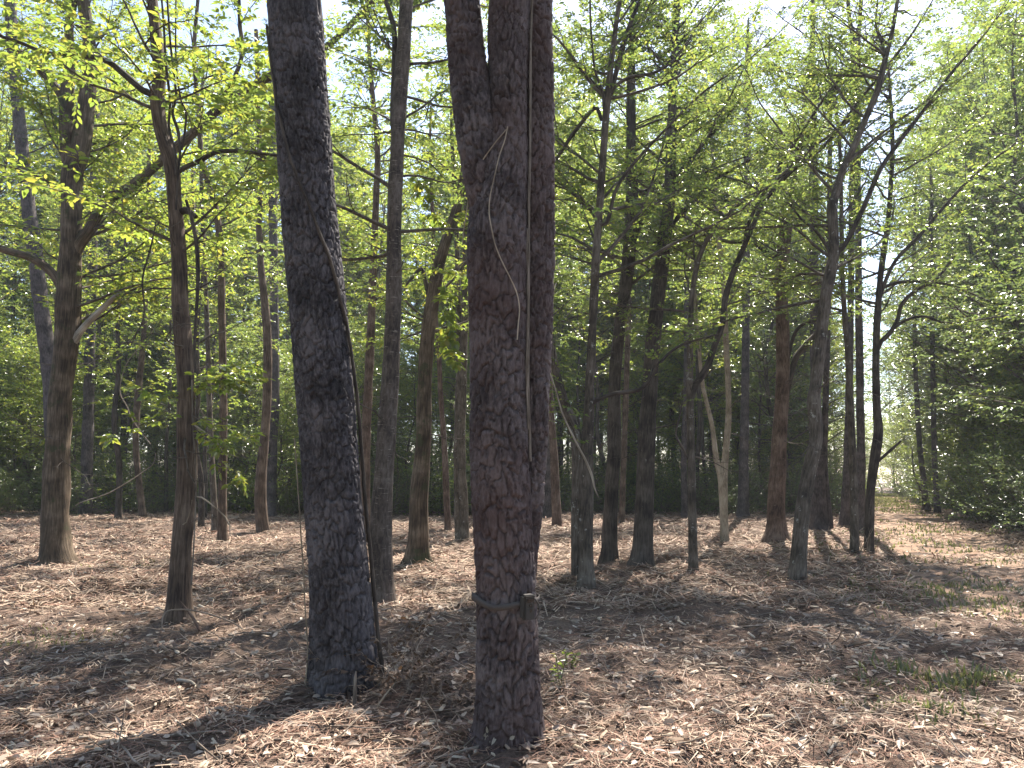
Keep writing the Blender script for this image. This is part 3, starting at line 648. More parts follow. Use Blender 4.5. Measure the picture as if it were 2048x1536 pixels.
T('pair of dark pine trunks side by side behind the crooked grey tree', 'far_pine',
  [(1638, 1058, 36), (1637, 950, 25), (1633, 850, 21), (1630, 700, 19), (1628, 500, 17), (1626, 200, 14)], 20,
  [('stem', 'far_pine', [(1655, 1058, 26), (1649, 950, 15), (1650, 850, 13), (1654, 700, 12), (1658, 500, 11), (1660, 200, 9)], .1, 2.0)], 'pine', name='pine_tree', flare=.3)
T('dark pine trunk immediately left of the twin stems by the track', 'far_pine', [(1690, 1054, 22), (1695, 950, 17), (1697, 850, 15), (1700, 700, 13), (1704, 400, 12), (1706, 100, 10)], 20, (), 'pine', name='pine_tree', flare=.3)
T('slim grey stem left of the torn bark strips beside the track', 'lichen',
  [(1709, 1108, 18), (1708, 1000, 16), (1705, 900, 14), (1700, 800, 13), (1695, 700, 11), (1690, 640, 10), (1685, 550, 9), (1683, 450, 8), (1680, 300, 7)], 11, (), (4.4, 24, (1.0, 2.4), (5, 50), (.06, .10)), flare=.2)
T('kinked dark stem beside the track with a broken stub and arching limbs', 'dark',
  [(1738, 1105, 18), (1740, 1000, 17), (1745, 950, 17), (1752, 900, 18), (1757, 860, 17), (1753, 800, 15), (1752, 700, 13), (1756, 620, 13), (1760, 560, 11), (1768, 500, 11), (1775, 450, 10), (1780, 400, 9), (1785, 300, 8)],
  11, [('limb', 'dark', [(1752, 715, 7), (1762, 684, 9), (1778, 668, 9), (1795, 640, 8), (1803, 610, 8), (1830, 582, 7), (1870, 560, 6), (1896, 530, 5), (1905, 515, 3)], -.1, .5),
       ('limb', 'dark', [(1770, 680, 5), (1785, 660, 6), (1812, 640, 6), (1850, 633, 5), (1900, 646, 4), (2010, 632, 3)], -.35, .4),
       ('limb', 'dark', [(1757, 610, 7), (1768, 570, 8), (1792, 520, 7), (1840, 470, 7), (1900, 400, 6), (1960, 340, 5), (2040, 280, 4)], -.2, .8),
       ('limb', 'dark', [(1758, 580, 6), (1790, 566, 7), (1830, 563, 6), (1880, 566, 5), (1920, 575, 3)], .2, .3),
       ('broken_limb', 'dark', [(1754, 925, 6), (1768, 912, 6), (1785, 897, 6), (1802, 882, 4)], -.1, 0)],
  (4.2, 28, (1.0, 2.8), (0, 45), (.06, .10)), flare=.2)
T('black trunk seen between the two stems beside the track', 'far_pine', [(1722, 1062, 17), (1722, 900, 16), (1720, 800, 15), (1718, 650, 14), (1716, 400, 12), (1716, 100, 10)], 20, (), 'pine', name='pine_tree', flare=.2)
T('dark far trunk standing at the right edge of the track, side shoot low down', 'far_pine', [(1853, 1021, 15), (1847, 960, 11), (1840, 900, 10), (1834, 800, 9), (1830, 700, 8), (1828, 500, 7)], 17,
  [('limb', 'far_pine', [(1843, 982, 3), (1836, 968, 4), (1828, 945, 3), (1824, 900, 2)], -.1, .1)], (6, 20, (1.0, 2.6), (5, 50), (.1, .15)), flare=.3)
T('dark far trunk among the shrubs just right of the track', 'far_pine', [(1875, 1026, 13), (1872, 980, 11), (1868, 880, 10), (1865, 700, 9), (1862, 450, 8)], 17, (), (6, 20, (1.0, 2.6), (5, 50), (.1, .15)), flare=.2)

STEMS = {}
for ti, t in enumerate(TREES):
    rng = np.random.default_rng(100 + ti)
    b = base_of(t['pts'][0]); D = b[1]
    root = thing(t['name'], b, t['label'], 'pine tree' if t['name'] == 'pine_tree' else 'tree')
    dy = rng.uniform(-.05, .05)
    S = trace(t['pts'], D, dy); H_ = t['H'] if t['crown'] == 'pine' else max(min(t['H'], 1.6 + .68 * D + 1.6), 6.0); S = extend(S, H_, rng)
    right = t['pts'][0][0] > 1100
    STEMS[t['label']] = (S, b, root)
    obj('trunk', stem_mesh(S, t['sides'] if D < 25 else 10, .07 if D < 12 else .14, b, M[t['mat']], 'trunk', t['flare'], t['lobes'], ti), root)
    brs, lfs = [], []
    for (nm, mt, pts, off, grow) in t['limbs']:
        LS = trace(pts, D, dy)
        # the limb swings out of the stem's plane as it goes (off metres in all)
        k = len(LS); fr = np.linspace(0, 1, k)
        LS = np.array([[*at(p_[0], p_[1], D + dy * max(l_[2], 0) + off * f_)[0], l_[3]] for p_, l_, f_ in zip(pts, LS, fr)])
        if grow >= .8 and LS[-1, 2] > 5:
            e = norm(LS[-1, :3] - LS[-2, :3]); ex = [[*(LS[-1, :3] + e * q * .6 + UP * .05 * q * q), max(LS[-1, 3] * (1 - .28 * q), .006)] for q in (1, 2, 3)]
            LS = np.vstack([LS, ex])
        obj(nm, stem_mesh(LS, 8, .09, b, M[mt], nm, 0, 5, ti + k, .05, 0), root)
        if grow and t['crown'] not in (None, 'pine'):
            C = catmull(LS, 14); sub = C[5:, :3][None]
            cr = t['crown']
            a_, l_ = foliage(rng, sub, C[5:, 3][None] * .6, sec_gap=.26, sec_len=(.5, .7 + .8 * min(grow, 1)), twig_gap=.115, per=8, leaf=cr[4], start=.05, fine=D < 12, twigs=D < 16)
            brs.append(a_); lfs.append(l_)
    cr = t['crown']
    if cr == 'pine': pine_crown(root, b, S, rng, 12.5, 18)
    elif cr:
        z0, n, Lr, el, lf = cr; z0 = z0 + (.7 if right else 0)
        P, R = primaries(rng, S, z0, S[-1, 2] - .2, int(n * (1.25 if right else (.55 if 280 < t['pts'][0][0] < 560 and D > 12 else (.75 if 560 < t['pts'][0][0] < 1000 else .95)))), (Lr[0] * 1.1, Lr[1] * (1.25 if right else 1.05)), el, taper=.35, az=(-1.75, 1.75) if D > 9 else None)
        a_, l_ = foliage(rng, P, R, leaf=lf, fine=D < 12, twigs=D < 16, sec_gap=.27, twig_gap=.115, per=8)
        finish_crown(root, b, brs + [a_], lfs + [l_], M[t['leaf']])
    if D < 20 and cr:
        P, R = primaries(rng, S, 1.9, min(5.5, S[-1, 2] - .5), 9 if D > 9 else 16, (.4, 1.5), (-35, 40), wander=.2, lift=-.02)
        a_, l_ = foliage(rng, P, R * .7, sec_gap=.22, sec_len=(.2, .6), twig_gap=.16, twig_len=(.1, .3), per=1)
        obj('dead_twigs', a_.build('dead_twigs', M['twig'], True, b, True), root)['kind'] = 'stuff'

# ------------------------------------------------------------------ the wood behind: prototypes, then copies
def proto_tree(name, seed, H, r, z0, n, Lr, el, leaf, leafm, barkm, label, group, lean=.06, sec=(.5, 1.3), gap=.34, per=6, keep=.8, taper=.5):
    rng = np.random.default_rng(seed)
    root = thing(name, (0, 0, 0), label, 'tree', group)
    k = 12; zs = np.linspace(0, H, k)
    S = np.stack([np.cumsum(rng.normal(0, lean, k)), np.cumsum(rng.normal(0, lean, k)), zs, r * (1 - .9 * zs / H)], -1); S[:, :2] -= S[0, :2]
    obj('trunk', stem_mesh(S, 8, .4, (0, 0, 0), M[barkm], 'trunk', .3, 5, seed, .06, .3), root)
    P, R = primaries(rng, S, z0, H - .2, n, Lr, el, taper=taper)
    a_, l_ = foliage(rng, P, R, leaf=leaf, fine=False, twigs=False, sec_len=sec, sec_gap=gap, twig_gap=.15, twig_len=(.18, .42), per=per, keep=keep, branch_sides=4)
    finish_crown(root, (0, 0, 0), [a_], [l_], M[leafm])
    return root
G_TALL = 'tall trees of the wood behind the clearing'
G_UND = 'understory trees at the wood edge'
G_SHR = 'shrubs at the wood edge'
L_TALL = {'lime': 'tall yellow-green leafy tree in the wood behind the clearing', 'mid': 'tall mid-green leafy tree in the wood behind the clearing', 'deep': 'tall dark green leafy tree in the wood behind the clearing'}
L_UND = {'lime': 'small bright green understory tree at the wood edge', 'mid': 'small mid-green understory tree at the wood edge', 'deep': 'small dark glossy understory tree at the wood edge'}
talls = [proto_tree('forest_tree', 501 + i, H, .16, z0, n, (2.0, 4.6), (0, 45), (.14, .22), m, 'dark', L_TALL[m], G_TALL, per=8, gap=.36, sec=(.6, 1.7))
         for i, (H, z0, n, m) in enumerate([(20, 4, 70, 'lime'), (23, 5, 76, 'mid'), (18, 3.5, 66, 'deep'), (21, 4.5, 70, 'mid')])]
unders = [proto_tree('understory_tree', 521 + i, H, .05, z0, n, (.9, 2.3), (0, 45), (.075, .125), m, 'dark', L_UND[m], G_UND, lean=.14, gap=.22, sec=(.4, 1.0), per=8)
          for i, (H, z0, n, m) in enumerate([(7.5, 1.3, 44, 'lime'), (6.0, .8, 40, 'deep'), (8.5, 1.6, 48, 'mid'), (5.2, .7, 36, 'mid')])]
def proto_shrub(seed, n, Lr, leaf, leafm, label):
    rng = np.random.default_rng(seed)
    root = thing('shrub', (0, 0, 0), label, 'shrub', G_SHR)
    a = rng.uniform(0, 6.28, n); e = np.radians(rng.uniform(38, 85, n))
    P0 = np.stack([np.cos(a) * rng.uniform(0, .35, n), np.sin(a) * rng.uniform(0, .35, n), np.full(n, -.1)], -1)
    L = rng.uniform(Lr[0], Lr[1], n); P = walk(P0, az_dir(a, e), L, 8, rng, .12, .0)
    R = (.007 + .004 * L)[:, None] * np.linspace(1, .25, 8)[None, :]
    br, lf = foliage(rng, P, R, sec_gap=.2, sec_len=(.3, .75), twig_gap=.12, twig_len=(.1, .28), per=7, leaf=leaf, start=.12, fine=False, twigs=False)
    obj('stems', br.build('stems', M['twig'], True, None, True), root)
    obj('foliage', lf.build('foliage', M[leafm], True), root)
    return root
shrubs = [proto_shrub(541, 18, (1.2, 2.6), (.05, .085), 'deep', 'dark glossy evergreen shrub at the wood edge'),
          proto_shrub(542, 14, (.8, 1.7), (.05, .08), 'deep', 'low dark evergreen shrub at the wood edge'),
          proto_shrub(543, 16, (1.4, 3.0), (.07, .11), 'mid', 'mid-green leafy shrub at the wood edge')]

rng = np.random.default_rng(77)
used = {}
def put(proto, x, y, s, rz, label=None, group=None):
    if proto.name.startswith('shrub') and not -90 < 1024 + FPX * x / (max(y, 1) * CP) < 2150: return None
    o = proto if proto.name not in used else copy_tree(proto)
    used[proto.name] = 1
    o.location = (float(x), float(y), float(ground_z(x, y)) - .03)
    o.rotation_euler = (0, 0, float(rz)); o.scale = (float(s),) * 3
    if label: o['label'] = label
    if group: o['group'] = group
    return o
def off_path(x, y, m): return abs(x - float(PATH_X(y))) > m
# shrubs in a thick band along the far side of the clearing
for row, (Y0, step) in enumerate([(33.0, 1.2), (35.2, 1.5), (38.5, 2.2), (42.5, 2.8)]):
    x = -36.0 - row * 2
    while x < 15 + row * 1.5:
        y = Y0 + rng.normal(0, .5) + 1.2 * math.sin(x * .35)
        if off_path(x, y, 2.4):
            k = rng.choice([0, 0, 1, 2, 0]) if row else rng.choice([0, 1, 1, 2])
            put(shrubs[k], x, y, rng.uniform(.8, 1.25) * (1 + .12 * row), rng.uniform(0, 6.28))
        x += step * rng.uniform(.7, 1.3)
for Y0, step in ((47, 2.6), (55, 3.2)):
    x = -44.0
    while x < float(PATH_X(Y0)) - 3.2:
        put(shrubs[rng.choice([0, 0, 2])], x, Y0 + rng.normal(0, .8), rng.uniform(1.5, 2.0), rng.uniform(0, 6.28)); x += step * rng.uniform(.7, 1.3)
# both sides of the track
for y in np.arange(15.5, 60, 1.25):
    xc = float(PATH_X(y))
    for off in (rng.uniform(2.7, 3.5), rng.uniform(4.2, 5.6), rng.uniform(6, 8)):
        if y + off < 17.0: continue
        put(shrubs[rng.choice([0, 0, 1, 2])], xc + off, y + rng.normal(0, .3), rng.uniform(.9, 1.45), rng.uniform(0, 6.28), None)
    if y > 37 and rng.random() < .8:
        put(shrubs[rng.choice([0, 1, 2])], xc - rng.uniform(2.8, 4.2), y, rng.uniform(.75, 1.2), rng.uniform(0, 6.28))
# understory
cnt = 0
while cnt < 130:
    y = rng.uniform(31, 56); x = rng.uniform(-42, 42)
    if not off_path(x, y, 3.6): continue
    if x > 6 and x < float(PATH_X(y)) and y < 36: continue
    put(unders[rng.choice([0, 1, 2, 3, 2])], x, y, rng.uniform(.8, 1.35), rng.uniform(0, 6.28)); cnt += 1
for y in np.arange(16, 50, 1.7):
    xc = float(PATH_X(y)) + rng.uniform(3.4, 7.5)
    put(unders[rng.choice([1, 1, 2, 3])], xc, y, rng.uniform(.85, 1.3), rng.uniform(0, 6.28), 'understory tree crowding the right side of the track', 'understory trees right of the track')
# tall trees
pts = []
tries = 0
while len(pts) < 165 and tries < 9000:
    tries += 1
    y = rng.uniform(46, 86); x = rng.uniform(-66, 70)
    if abs(x) > y * .85 + 6: continue
    if not off_path(x, y, 5.0): continue
    if any((x - a) ** 2 + (y - b) ** 2 < 2.6 ** 2 for a, b in pts): continue
    pts.append((x, y)); put(talls[rng.choice([0, 1, 2, 3, 0])], x, y, rng.uniform(1.05, 1.5), rng.uniform(0, 6.28))
# a few slender ones stand nearer
slim = [proto_tree('slender_tree', 561 + i, H, .10, z0, n, (1.2, 2.8), (5, 50), (.09, .15), m, 'dark', lb, 'slender trees in front of the wood', lean=.13, gap=.34, sec=(.5, 1.2), per=7)
        for i, (H, z0, n, m, lb) in enumerate([(17, 3.5, 40, 'lime', 'slender yellow-green tree standing in front of the wood'), (15, 3.0, 36, 'mid', 'slender mid-green tree standing in front of the wood')])]
got = []
while len(got) < 44:
    y = rng.uniform(25, 45); x = rng.uniform(-32, 30)
    if not off_path(x, y, 4.0) or abs(x) > y * .8 + 3 or any((x - a) ** 2 + (y - b) ** 2 < 9 for a, b in got): continue
    if y < 33 and x > -8: continue
    got.append((x, y)); put(slim[rng.choice([0, 0, 1])], x, y, rng.uniform(.85, 1.3), rng.uniform(0, 6.28))
edge = [proto_tree('edge_tree', 531 + i, H, .11, z0, n, (1.6, 3.8), (-5, 40), (.085, .14), m, 'dark', lb, 'trees right of the track', lean=.12, gap=.30, sec=(.5, 1.3), per=7)
        for i, (H, z0, n, m, lb) in enumerate([(13, 2.2, 46, 'deep', 'dark green tree spreading over the right side of the track'), (15, 3.0, 50, 'mid', 'mid-green tree spreading over the right side of the track')])]
for i, (x, y, s) in enumerate([(13.6, 15.6, 1.0), (15.8, 18.8, 1.3), (16.8, 23, 1.35), (20.5, 26, 1.4), (20.4, 31.5, 1.45), (24.5, 36, 1.5), (25.5, 42, 1.5), (29.5, 47, 1.5), (21.5, 21.5, 1.3), (19, 14.5, 1.2), (13.5, 36.5, 1.35), (17, 42, 1.45), (20.5, 50, 1.5), (34, 53, 1.5)]):
    put(edge[i % 2], x, y, s, rng.uniform(0, 6.28))
for (x, y, s) in [(25, 38.5, 1.2), (33, 52, 1.4), (38, 60, 1.5), (41, 66, 1.6), (22, 33, 1.05), (20.5, 27.5, .95), (22, 57, 1.4), (12.5, 47, 1.3), (8, 49, 1.3), (3, 47, 1.3), (16, 52, 1.4), (38, 50, 1.4), (30, 41, 1.3)]:
    put(talls[rng.choice([0, 1, 3])], x, y, s, rng.uniform(0, 6.28), 'tall leafy tree reaching over the far part of the track', 'tall trees over the track')
# trees closing the far end of the track, and the depth of the wood
for (x, y) in [(36, 84), (40, 88), (33, 90), (44, 84), (38, 95), (31, 82), (47, 93), (43, 78.5), (29, 88)]:
    put(talls[rng.choice([0, 1, 3])], x, y, rng.uniform(.8, 1.05), rng.uniform(0, 6.28), 'tall sunlit tree closing the far end of the track', 'trees at the far end of the track')
    put(unders[rng.choice([0, 0, 2])], x + rng.normal(0, 1.2), y - 3, rng.uniform(.9, 1.2), rng.uniform(0, 6.28), 'sunlit small tree closing the far end of the track', 'small trees at the far end of the track')
for i in range(16):
    y = 66 + rng.uniform(0, 8); x = float(PATH_X(y)) + rng.uniform(-6, 6)
    put(unders[rng.choice([0, 0, 2])], x, y, rng.uniform(.8, 1.2), rng.uniform(0, 6.28), 'sunlit small tree closing the far end of the track', 'small trees at the far end of the track')
    put(shrubs[2], x + rng.normal(0, 1), y - 2, rng.uniform(.8, 1.2), rng.uniform(0, 6.28), 'sunlit shrub closing the far end of the track', 'shrubs at the far end of the track')
for x in np.arange(-62, 62, 1.9):
    y = 60 + rng.uniform(0, 16)
    if off_path(x, y, 4.5): put(unders[rng.choice([1, 2, 3])], x, y, rng.uniform(.9, 1.4), rng.uniform(0, 6.28))
# the wood goes on behind the viewer; unseen trees added to shade skylight
for (x, y, s) in [(-9, -7, .9), (-3, -11, 1.0), (5, -8, .95), (11, -6, .9), (-15, -4, .95), (16, -10, 1.0), (0, -17, 1.05), (-12, -14, 1.0), (-17, 5, .9)]:
    put(talls[rng.choice([1, 2, 3])], x, y, s, rng.uniform(0, 6.28), 'unseen tall leafy tree added for shade on the near side of the clearing', 'unseen trees added for shade on the near side of the clearing')

# ------------------------------------------------------------------ litter on the forest floor
rng = np.random.default_rng(909)
def scatter(n, y0, y1, pw, rng, spread=.74, pad=1.2):
    u = rng.random(n); a = 1 - pw
    y = (y0 ** a + u * (y1 ** a - y0 ** a)) ** (1 / a)
    x = rng.uniform(-1, 1, n) * (spread * y + pad)
    return x, y
def strips(x, y, az, L, W, lift, pitch, bend, rng, two=True):
    n = len(x); d = np.stack([np.cos(az), np.sin(az), np.sin(pitch)], -1); s = np.stack([-np.sin(az), np.cos(az), rng.normal(0, .35, n)], -1); s = norm(s)
    sx = x + 0; c = np.stack([x, y, ground_z(x, y) + lift], -1)
    dl = d * (L / 2)[:, None]; sw = s * (W / 2)[:, None]
    a = c - dl; b = c + dl
    if not two:
        V = np.stack([a - sw * .6, a + sw * .6, b + sw, b - sw], 1).reshape(-1, 3); k = (np.arange(n) * 4)[:, None]
        return V, k + np.array([[0, 3, 2, 1]])
    m = c + np.stack([-np.sin(az), np.cos(az), np.abs(rng.normal(0, .35, n))], -1) * (bend * L)[:, None]
    V = np.stack([a - sw * .6, a + sw * .6, m + sw, m - sw, b + sw * .5, b - sw * .5], 1).reshape(-1, 3); k = (np.arange(n) * 6)[:, None]
    return V, np.concatenate([k + np.array([[0, 3, 2, 1]]), k + np.array([[3, 5, 4, 2]])])
def clump(x, y, s, lo):
    return (vnoise(x * 1.7, y * 1.7, s) * .6 + vnoise(x * 5, y * 5, s + 1) * .4) > lo
def straw_layer(name, mat, label, n1, n2, seed, lo, wid=(.004, .009)):
    rng = np.random.default_rng(seed); A = Acc()
    x, y = scatter(n1, 2.2, 9.5, 1.02, rng); k = clump(x, y, seed, lo); x, y = x[k], y[k]; n = len(x)
    az = rng.uniform(0, 6.28, n) * .55 + vnoise(x * 1.1, y * 1.1, seed + 4) * 6.28
    A.add(*strips(x, y, az, rng.uniform(.05, .22, n), rng.uniform(wid[0], wid[1], n), rng.uniform(.004, .035, n), rng.normal(0, .16, n), rng.normal(0, .12, n), rng))
    x, y = scatter(n2, 9.5, 36, 1.25, rng, .76, 1); k = clump(x, y, seed, lo) & off_path_v(x, y); x, y = x[k], y[k]; n = len(x)
    A.add(*strips(x, y, rng.uniform(0, 6.28, n), rng.uniform(.10, .32, n) * (1 + y / 40), rng.uniform(.007, .014, n) * (.6 + y / 16), rng.uniform(.004, .05, n), rng.normal(0, .22, n), 0, rng, False))
    o = obj(name, A.build(name, mat, False)); tag(o, label, None, kind='stuff')
def off_path_v(x, y): return (np.abs(x - PATH_X(y)) > 1.5) | (vnoise(x * .9, y * .9, 66) > .62)
straw_layer('dry_straw', M['straw'], 'pale dry straw and shredded stems strewn over the forest floor', 46000, 62000, 31, .30)
straw_layer('pine_needle_litter', M['redstraw'], 'reddish pine needles lying in drifts over the forest floor', 40000, 22000, 47, .42, (.003, .006))
# shredded wood chips
n = 6500; x, y = scatter(n, 2.3, 26, 1.15, rng); az = rng.uniform(0, 6.28, n); L = rng.uniform(.02, .09, n) * (1 + y / 30); W = L * rng.uniform(.12, .38, n); H = rng.uniform(.004, .014, n)
z = ground_z(x, y) + rng.uniform(.006, .03, n)
d = np.stack([np.cos(az), np.sin(az), rng.normal(0, .2, n)], -1); s_ = np.stack([-np.sin(az), np.cos(az), rng.normal(0, .25, n)], -1); c = np.stack([x, y, z], -1)
u_ = norm(np.cross(d, s_)) * H[:, None]; d = d * L[:, None] / 2; s_ = s_ * W[:, None] / 2
V = np.stack([c - d * 1.0 - s_ * .4, c - d + s_ * .7, c + d * .9 + s_, c + d - s_ * .3, c - d * .9 - s_ * .4 + u_, c - d * .8 + s_ * .6 + u_, c + d * .7 + s_ * .8 + u_, c + d * .9 - s_ * .3 + u_], 1).reshape(-1, 3)
k = (np.arange(n) * 8)[:, None]
F = np.concatenate([k + np.array([q]) for q in ([4, 5, 6, 7], [0, 1, 5, 4], [1, 2, 6, 5], [2, 3, 7, 6], [3, 0, 4, 7])])
tag(obj('wood_chips', mesh('wood_chips', V, F, M['chip'])), 'splintered pale wood chips scattered over the forest floor', None, kind='stuff')
# fallen leaves
n = 11000; x, y = scatter(n, 2.3, 28, 1.15, rng); az = rng.uniform(0, 6.28, n)
P = np.stack([x, y, ground_z(x, y) + rng.uniform(.008, .04, n)], -1); D = np.stack([np.cos(az), np.sin(az), rng.normal(0, .3, n)], -1)
V, F = leaves(P, D, norm(UP + rng.normal(0, .5, (n, 3))), rng.uniform(.035, .085, n) * (1 + y / 40), rng.uniform(.018, .04, n) * (1 + y / 40), rng, True)
tag(obj('fallen_leaves', mesh('fallen_leaves', V, F, M['fallen'], True)), 'curled brown leaves fallen on the forest floor', None, kind='stuff')
# fine twigs
n = 2600; x, y = scatter(n, 2.3, 24, 1.1, rng); az = rng.uniform(0, 6.28, n); L = rng.uniform(.12, .55, n)
P0 = np.stack([x, y, ground_z(x, y) + .012], -1)
tw = walk(P0, np.stack([np.cos(az), np.sin(az), rng.normal(.02, .06, n)], -1), L, 4, rng, .16, 0)
tw[..., 2] = np.maximum(tw[..., 2], ground_z(tw[..., 0], tw[..., 1]) + .008)
V, F, A = tubes(tw, (rng.uniform(.002, .0065, n) * (1 + y / 25))[:, None] * np.array([1, .9, .75, .5])[None], 3)
tag(obj('fine_twigs', mesh('fine_twigs', V, F, M['stick'], True, {'buv': A})), 'thin dead twigs littering the forest floor', None, kind='stuff')

# ------------------------------------------------------------------ grass
def grass_patch(name, label, cx, cy, rx, ry, n, h, seed, keep=None):
    rng = np.random.default_rng(seed); r = np.sqrt(rng.random(n)); a = rng.uniform(0, 6.28, n)
    x = cx + rx * rng.normal(0, .55, n); y = cy + ry * rng.normal(0, .55, n)
    k = vnoise(x * 3, y * 3, seed) > .35; x, y = x[k], y[k]; n = len(x)
    blades(name, label, x, y, h, rng)
def blades(name, label, x, y, h, rng, wid=.006):
    n = len(x); a = rng.uniform(0, 6.28, n); hh = rng.uniform(.4, 1, n) * h; ln = rng.uniform(.2, .9, n) * hh
    b = np.stack([x, y, ground_z(x, y) - .01], -1); s = np.stack([-np.sin(a), np.cos(a), 0 * a], -1) * (wid * (1 + y / 14))[:, None]
    dv = np.stack([np.cos(a) * ln, np.sin(a) * ln, hh], -1); mid = b + dv * .5 + UP * (hh * .18)[:, None]
    V = np.stack([b - s, b + s, mid + s * .8, mid - s * .8, b + dv], 1).reshape(-1, 3); k = (np.arange(n) * 5)[:, None]
    o = obj(name, mesh(name, V, [k + np.array([[0, 1, 2, 3]]), k + np.array([[3, 2, 4]])], M['grass'], True)); tag(o, label, None, kind='stuff')
def gp(px, py): q = on_ground(px, py); return q[0], q[1]
for i, (px, py, rx, ry, n, h, lb) in enumerate([
        (1900, 1352, .50, .42, 620, .12, 'tuft of thin green grass beside the shaded bare ground'),
        (1835, 1425, .34, .30, 240, .09, 'small sparse grass patch on the shaded litter'),
        (1735, 1372, .40, .30, 220, .08, 'thin grass sprouting through the litter near pale sticks'),
        (290, 1132, .9, .8, 420, .08, 'faint green grass between forked brown tree and vine-draped tree'),
        (80, 1283, .7, .5, 260, .07, 'faint green grass in the sunlit litter by the vine-draped tree'),
        (1930, 1195, 1.9, 1.5, 1700, .09, 'low green grass at the near end of the track')]):
    x_, y_ = gp(px, py); grass_patch('grass_tuft', lb, x_, y_, rx, ry, n, h, 300 + i)
n = 9000; rr = np.random.default_rng(71); y = rr.uniform(14, 75, n); x = PATH_X(y) + rr.normal(0, 1.6, n); k = vnoise(x * .8, y * .5, 91) > .48 - np.clip((y - 30) / 120, 0, .3)
blades('track_grass', 'short yellow-green grass growing along the track', x[k], y[k], .12, rr, .008)

# ------------------------------------------------------------------ fallen sticks one can tell apart
def stick(px, wpx, label, mat='stick', lift=.015, name='fallen_branch', ends=None, group=None):
    pts = []
    for i, (x_, y_) in enumerate(px):
        q = on_ground(x_, y_); q[2] = float(ground_z(q[0], q[1])) + lift
        t_ = q[1] / ray(x_, y_)[1]; pts.append([*q, wpx * t_ / FPX / 2 * (1 - .45 * i / max(len(px) - 1, 1))])
    S = np.array(pts)
    if len(S) == 2: S = np.insert(S, 1, S.mean(0) + np.array([.015, .02, .012, 0]), axis=0)
    off = S[0, :3].copy(); off[2] -= lift
    L = np.linalg.norm(np.diff(S[:, :3], axis=0), axis=1).sum()
    o = obj(name, stem_mesh(S, 7, max(.03, L / 24), off, M[mat], name, 0, 5, int(px[0][0]), .12, 0)); o.location = off
    return tag(o, label, 'branch', group)
G_ST = 'loose sticks on the forest floor'
for px, wp, lb, mt in [
    ([(332, 1454), (395, 1456), (469, 1458), (520, 1452)], 6, 'long pale stick lying left of the broken upright stake', 'stick'),
    ([(484, 1454), (540, 1455), (586, 1449), (640, 1436), (684, 1430)], 6, 'crooked tan branch lying in front of the leaning pine', 'pale'),
    ([(254, 1481), (340, 1484), (430, 1483), (500, 1488)], 6, 'straight grey stick nearly hidden in the litter, before the leaning pine', 'stick'),
    ([(492, 1380), (497, 1370), (547, 1360), (601, 1356)], 5, 'curved reddish stick pointing at the foot of the leaning pine', 'stick'),
    ([(395, 1143), (430, 1134), (469, 1124)], 12, 'short thick dark log behind the vine-draped tree', 'dark'),
    ([(355, 1366), (395, 1391)], 8, 'short pale splintered stick in the sunny straw', 'deadwood'),
    ([(164, 1188), (182, 1183), (199, 1180)], 5, 'pale bent stick between the forked brown tree and vine-draped tree', 'pale'),
    ([(385, 1224), (402, 1212), (418, 1200)], 5, 'pale stick leaning against the foot of the vine-draped tree', 'deadwood'),
    ([(1488, 1335), (1535, 1343), (1608, 1347), (1650, 1346)], 8, 'long grey branch lying in the shade left of the grass tuft', 'stick'),
    ([(1566, 1249), (1597, 1269), (1640, 1269), (1660, 1262)], 6, 'pale kinked stick lying beyond the long grey branch', 'pale'),
    ([(1792, 1144), (1830, 1147), (1866, 1148)], 7, 'dark straight log lying beside the track', 'dark'),
    ([(1499, 1446), (1520, 1434), (1538, 1425)], 5, 'short pale stick resting alone on red straw', 'deadwood'),
    ([(1749, 1483), (1768, 1492), (1784, 1501)], 6, 'short pale stick near the sparse grass patch', 'deadwood'),
    ([(1080, 1277), (1110, 1284), (1143, 1293)], 7, 'grey stick just right of the trail camera pine', 'stick'),
    ([(1164, 1258), (1185, 1256), (1206, 1251)], 6, 'thin grey stick lying beyond the green seedlings', 'stick'),
    ([(868, 1518), (920, 1511), (968, 1507)], 10, 'weathered log lying at the foot of the forked pine', 'stick'),
    ([(746, 1514), (782, 1508), (810, 1500), (836, 1478), (855, 1460)], 6, 'forked tan branch lying between the two pines', 'pale'),
    ([(548, 1504), (617, 1508), (705, 1516), (742, 1500)], 6, 'long wavy stick lying across the litter before both pines', 'stick'),
    ([(1322, 1216), (1345, 1212), (1385, 1206)], 6, 'twisted stick below the slender mossy tree', 'stick'),
    ([(1395, 1158), (1440, 1164), (1470, 1176)], 7, 'dark stick at the foot of the slender mossy tree', 'dark'),
    ([(1205, 1292), (1260, 1300), (1310, 1298)], 6, 'grey stick lying among chips beyond the seedlings', 'stick'),
    ([(60, 1430), (130, 1420), (190, 1408)], 7, 'grey stick in the shaded litter far from any trunk', 'stick'),
    ([(18, 1500), (60, 1507), (110, 1520)], 7, 'pale stick at the corner of the shaded litter', 'pale'),
    ([(1240, 1500), (1290, 1484), (1320, 1478)], 6, 'pale stick in the red straw right of the forked pine', 'pale'),
    ([(1655, 1500), (1668, 1486), (1676, 1470)], 7, 'stubby pale stick in the red straw before the sparse grass', 'deadwood'),
    ([(1290, 1536), (1340, 1520), (1400, 1524)], 7, 'grey stick half buried in red needles', 'stick'),
    ([(1430, 1258), (1500, 1262), (1560, 1260)], 6, 'straight grey stick lying before the crooked grey tree', 'stick'),
    ([(1690, 1300), (1740, 1292), (1790, 1296)], 6, 'thin dark stick in the shade near the tuft of grass', 'dark')]:
    stick(px, wp, lb, mt)
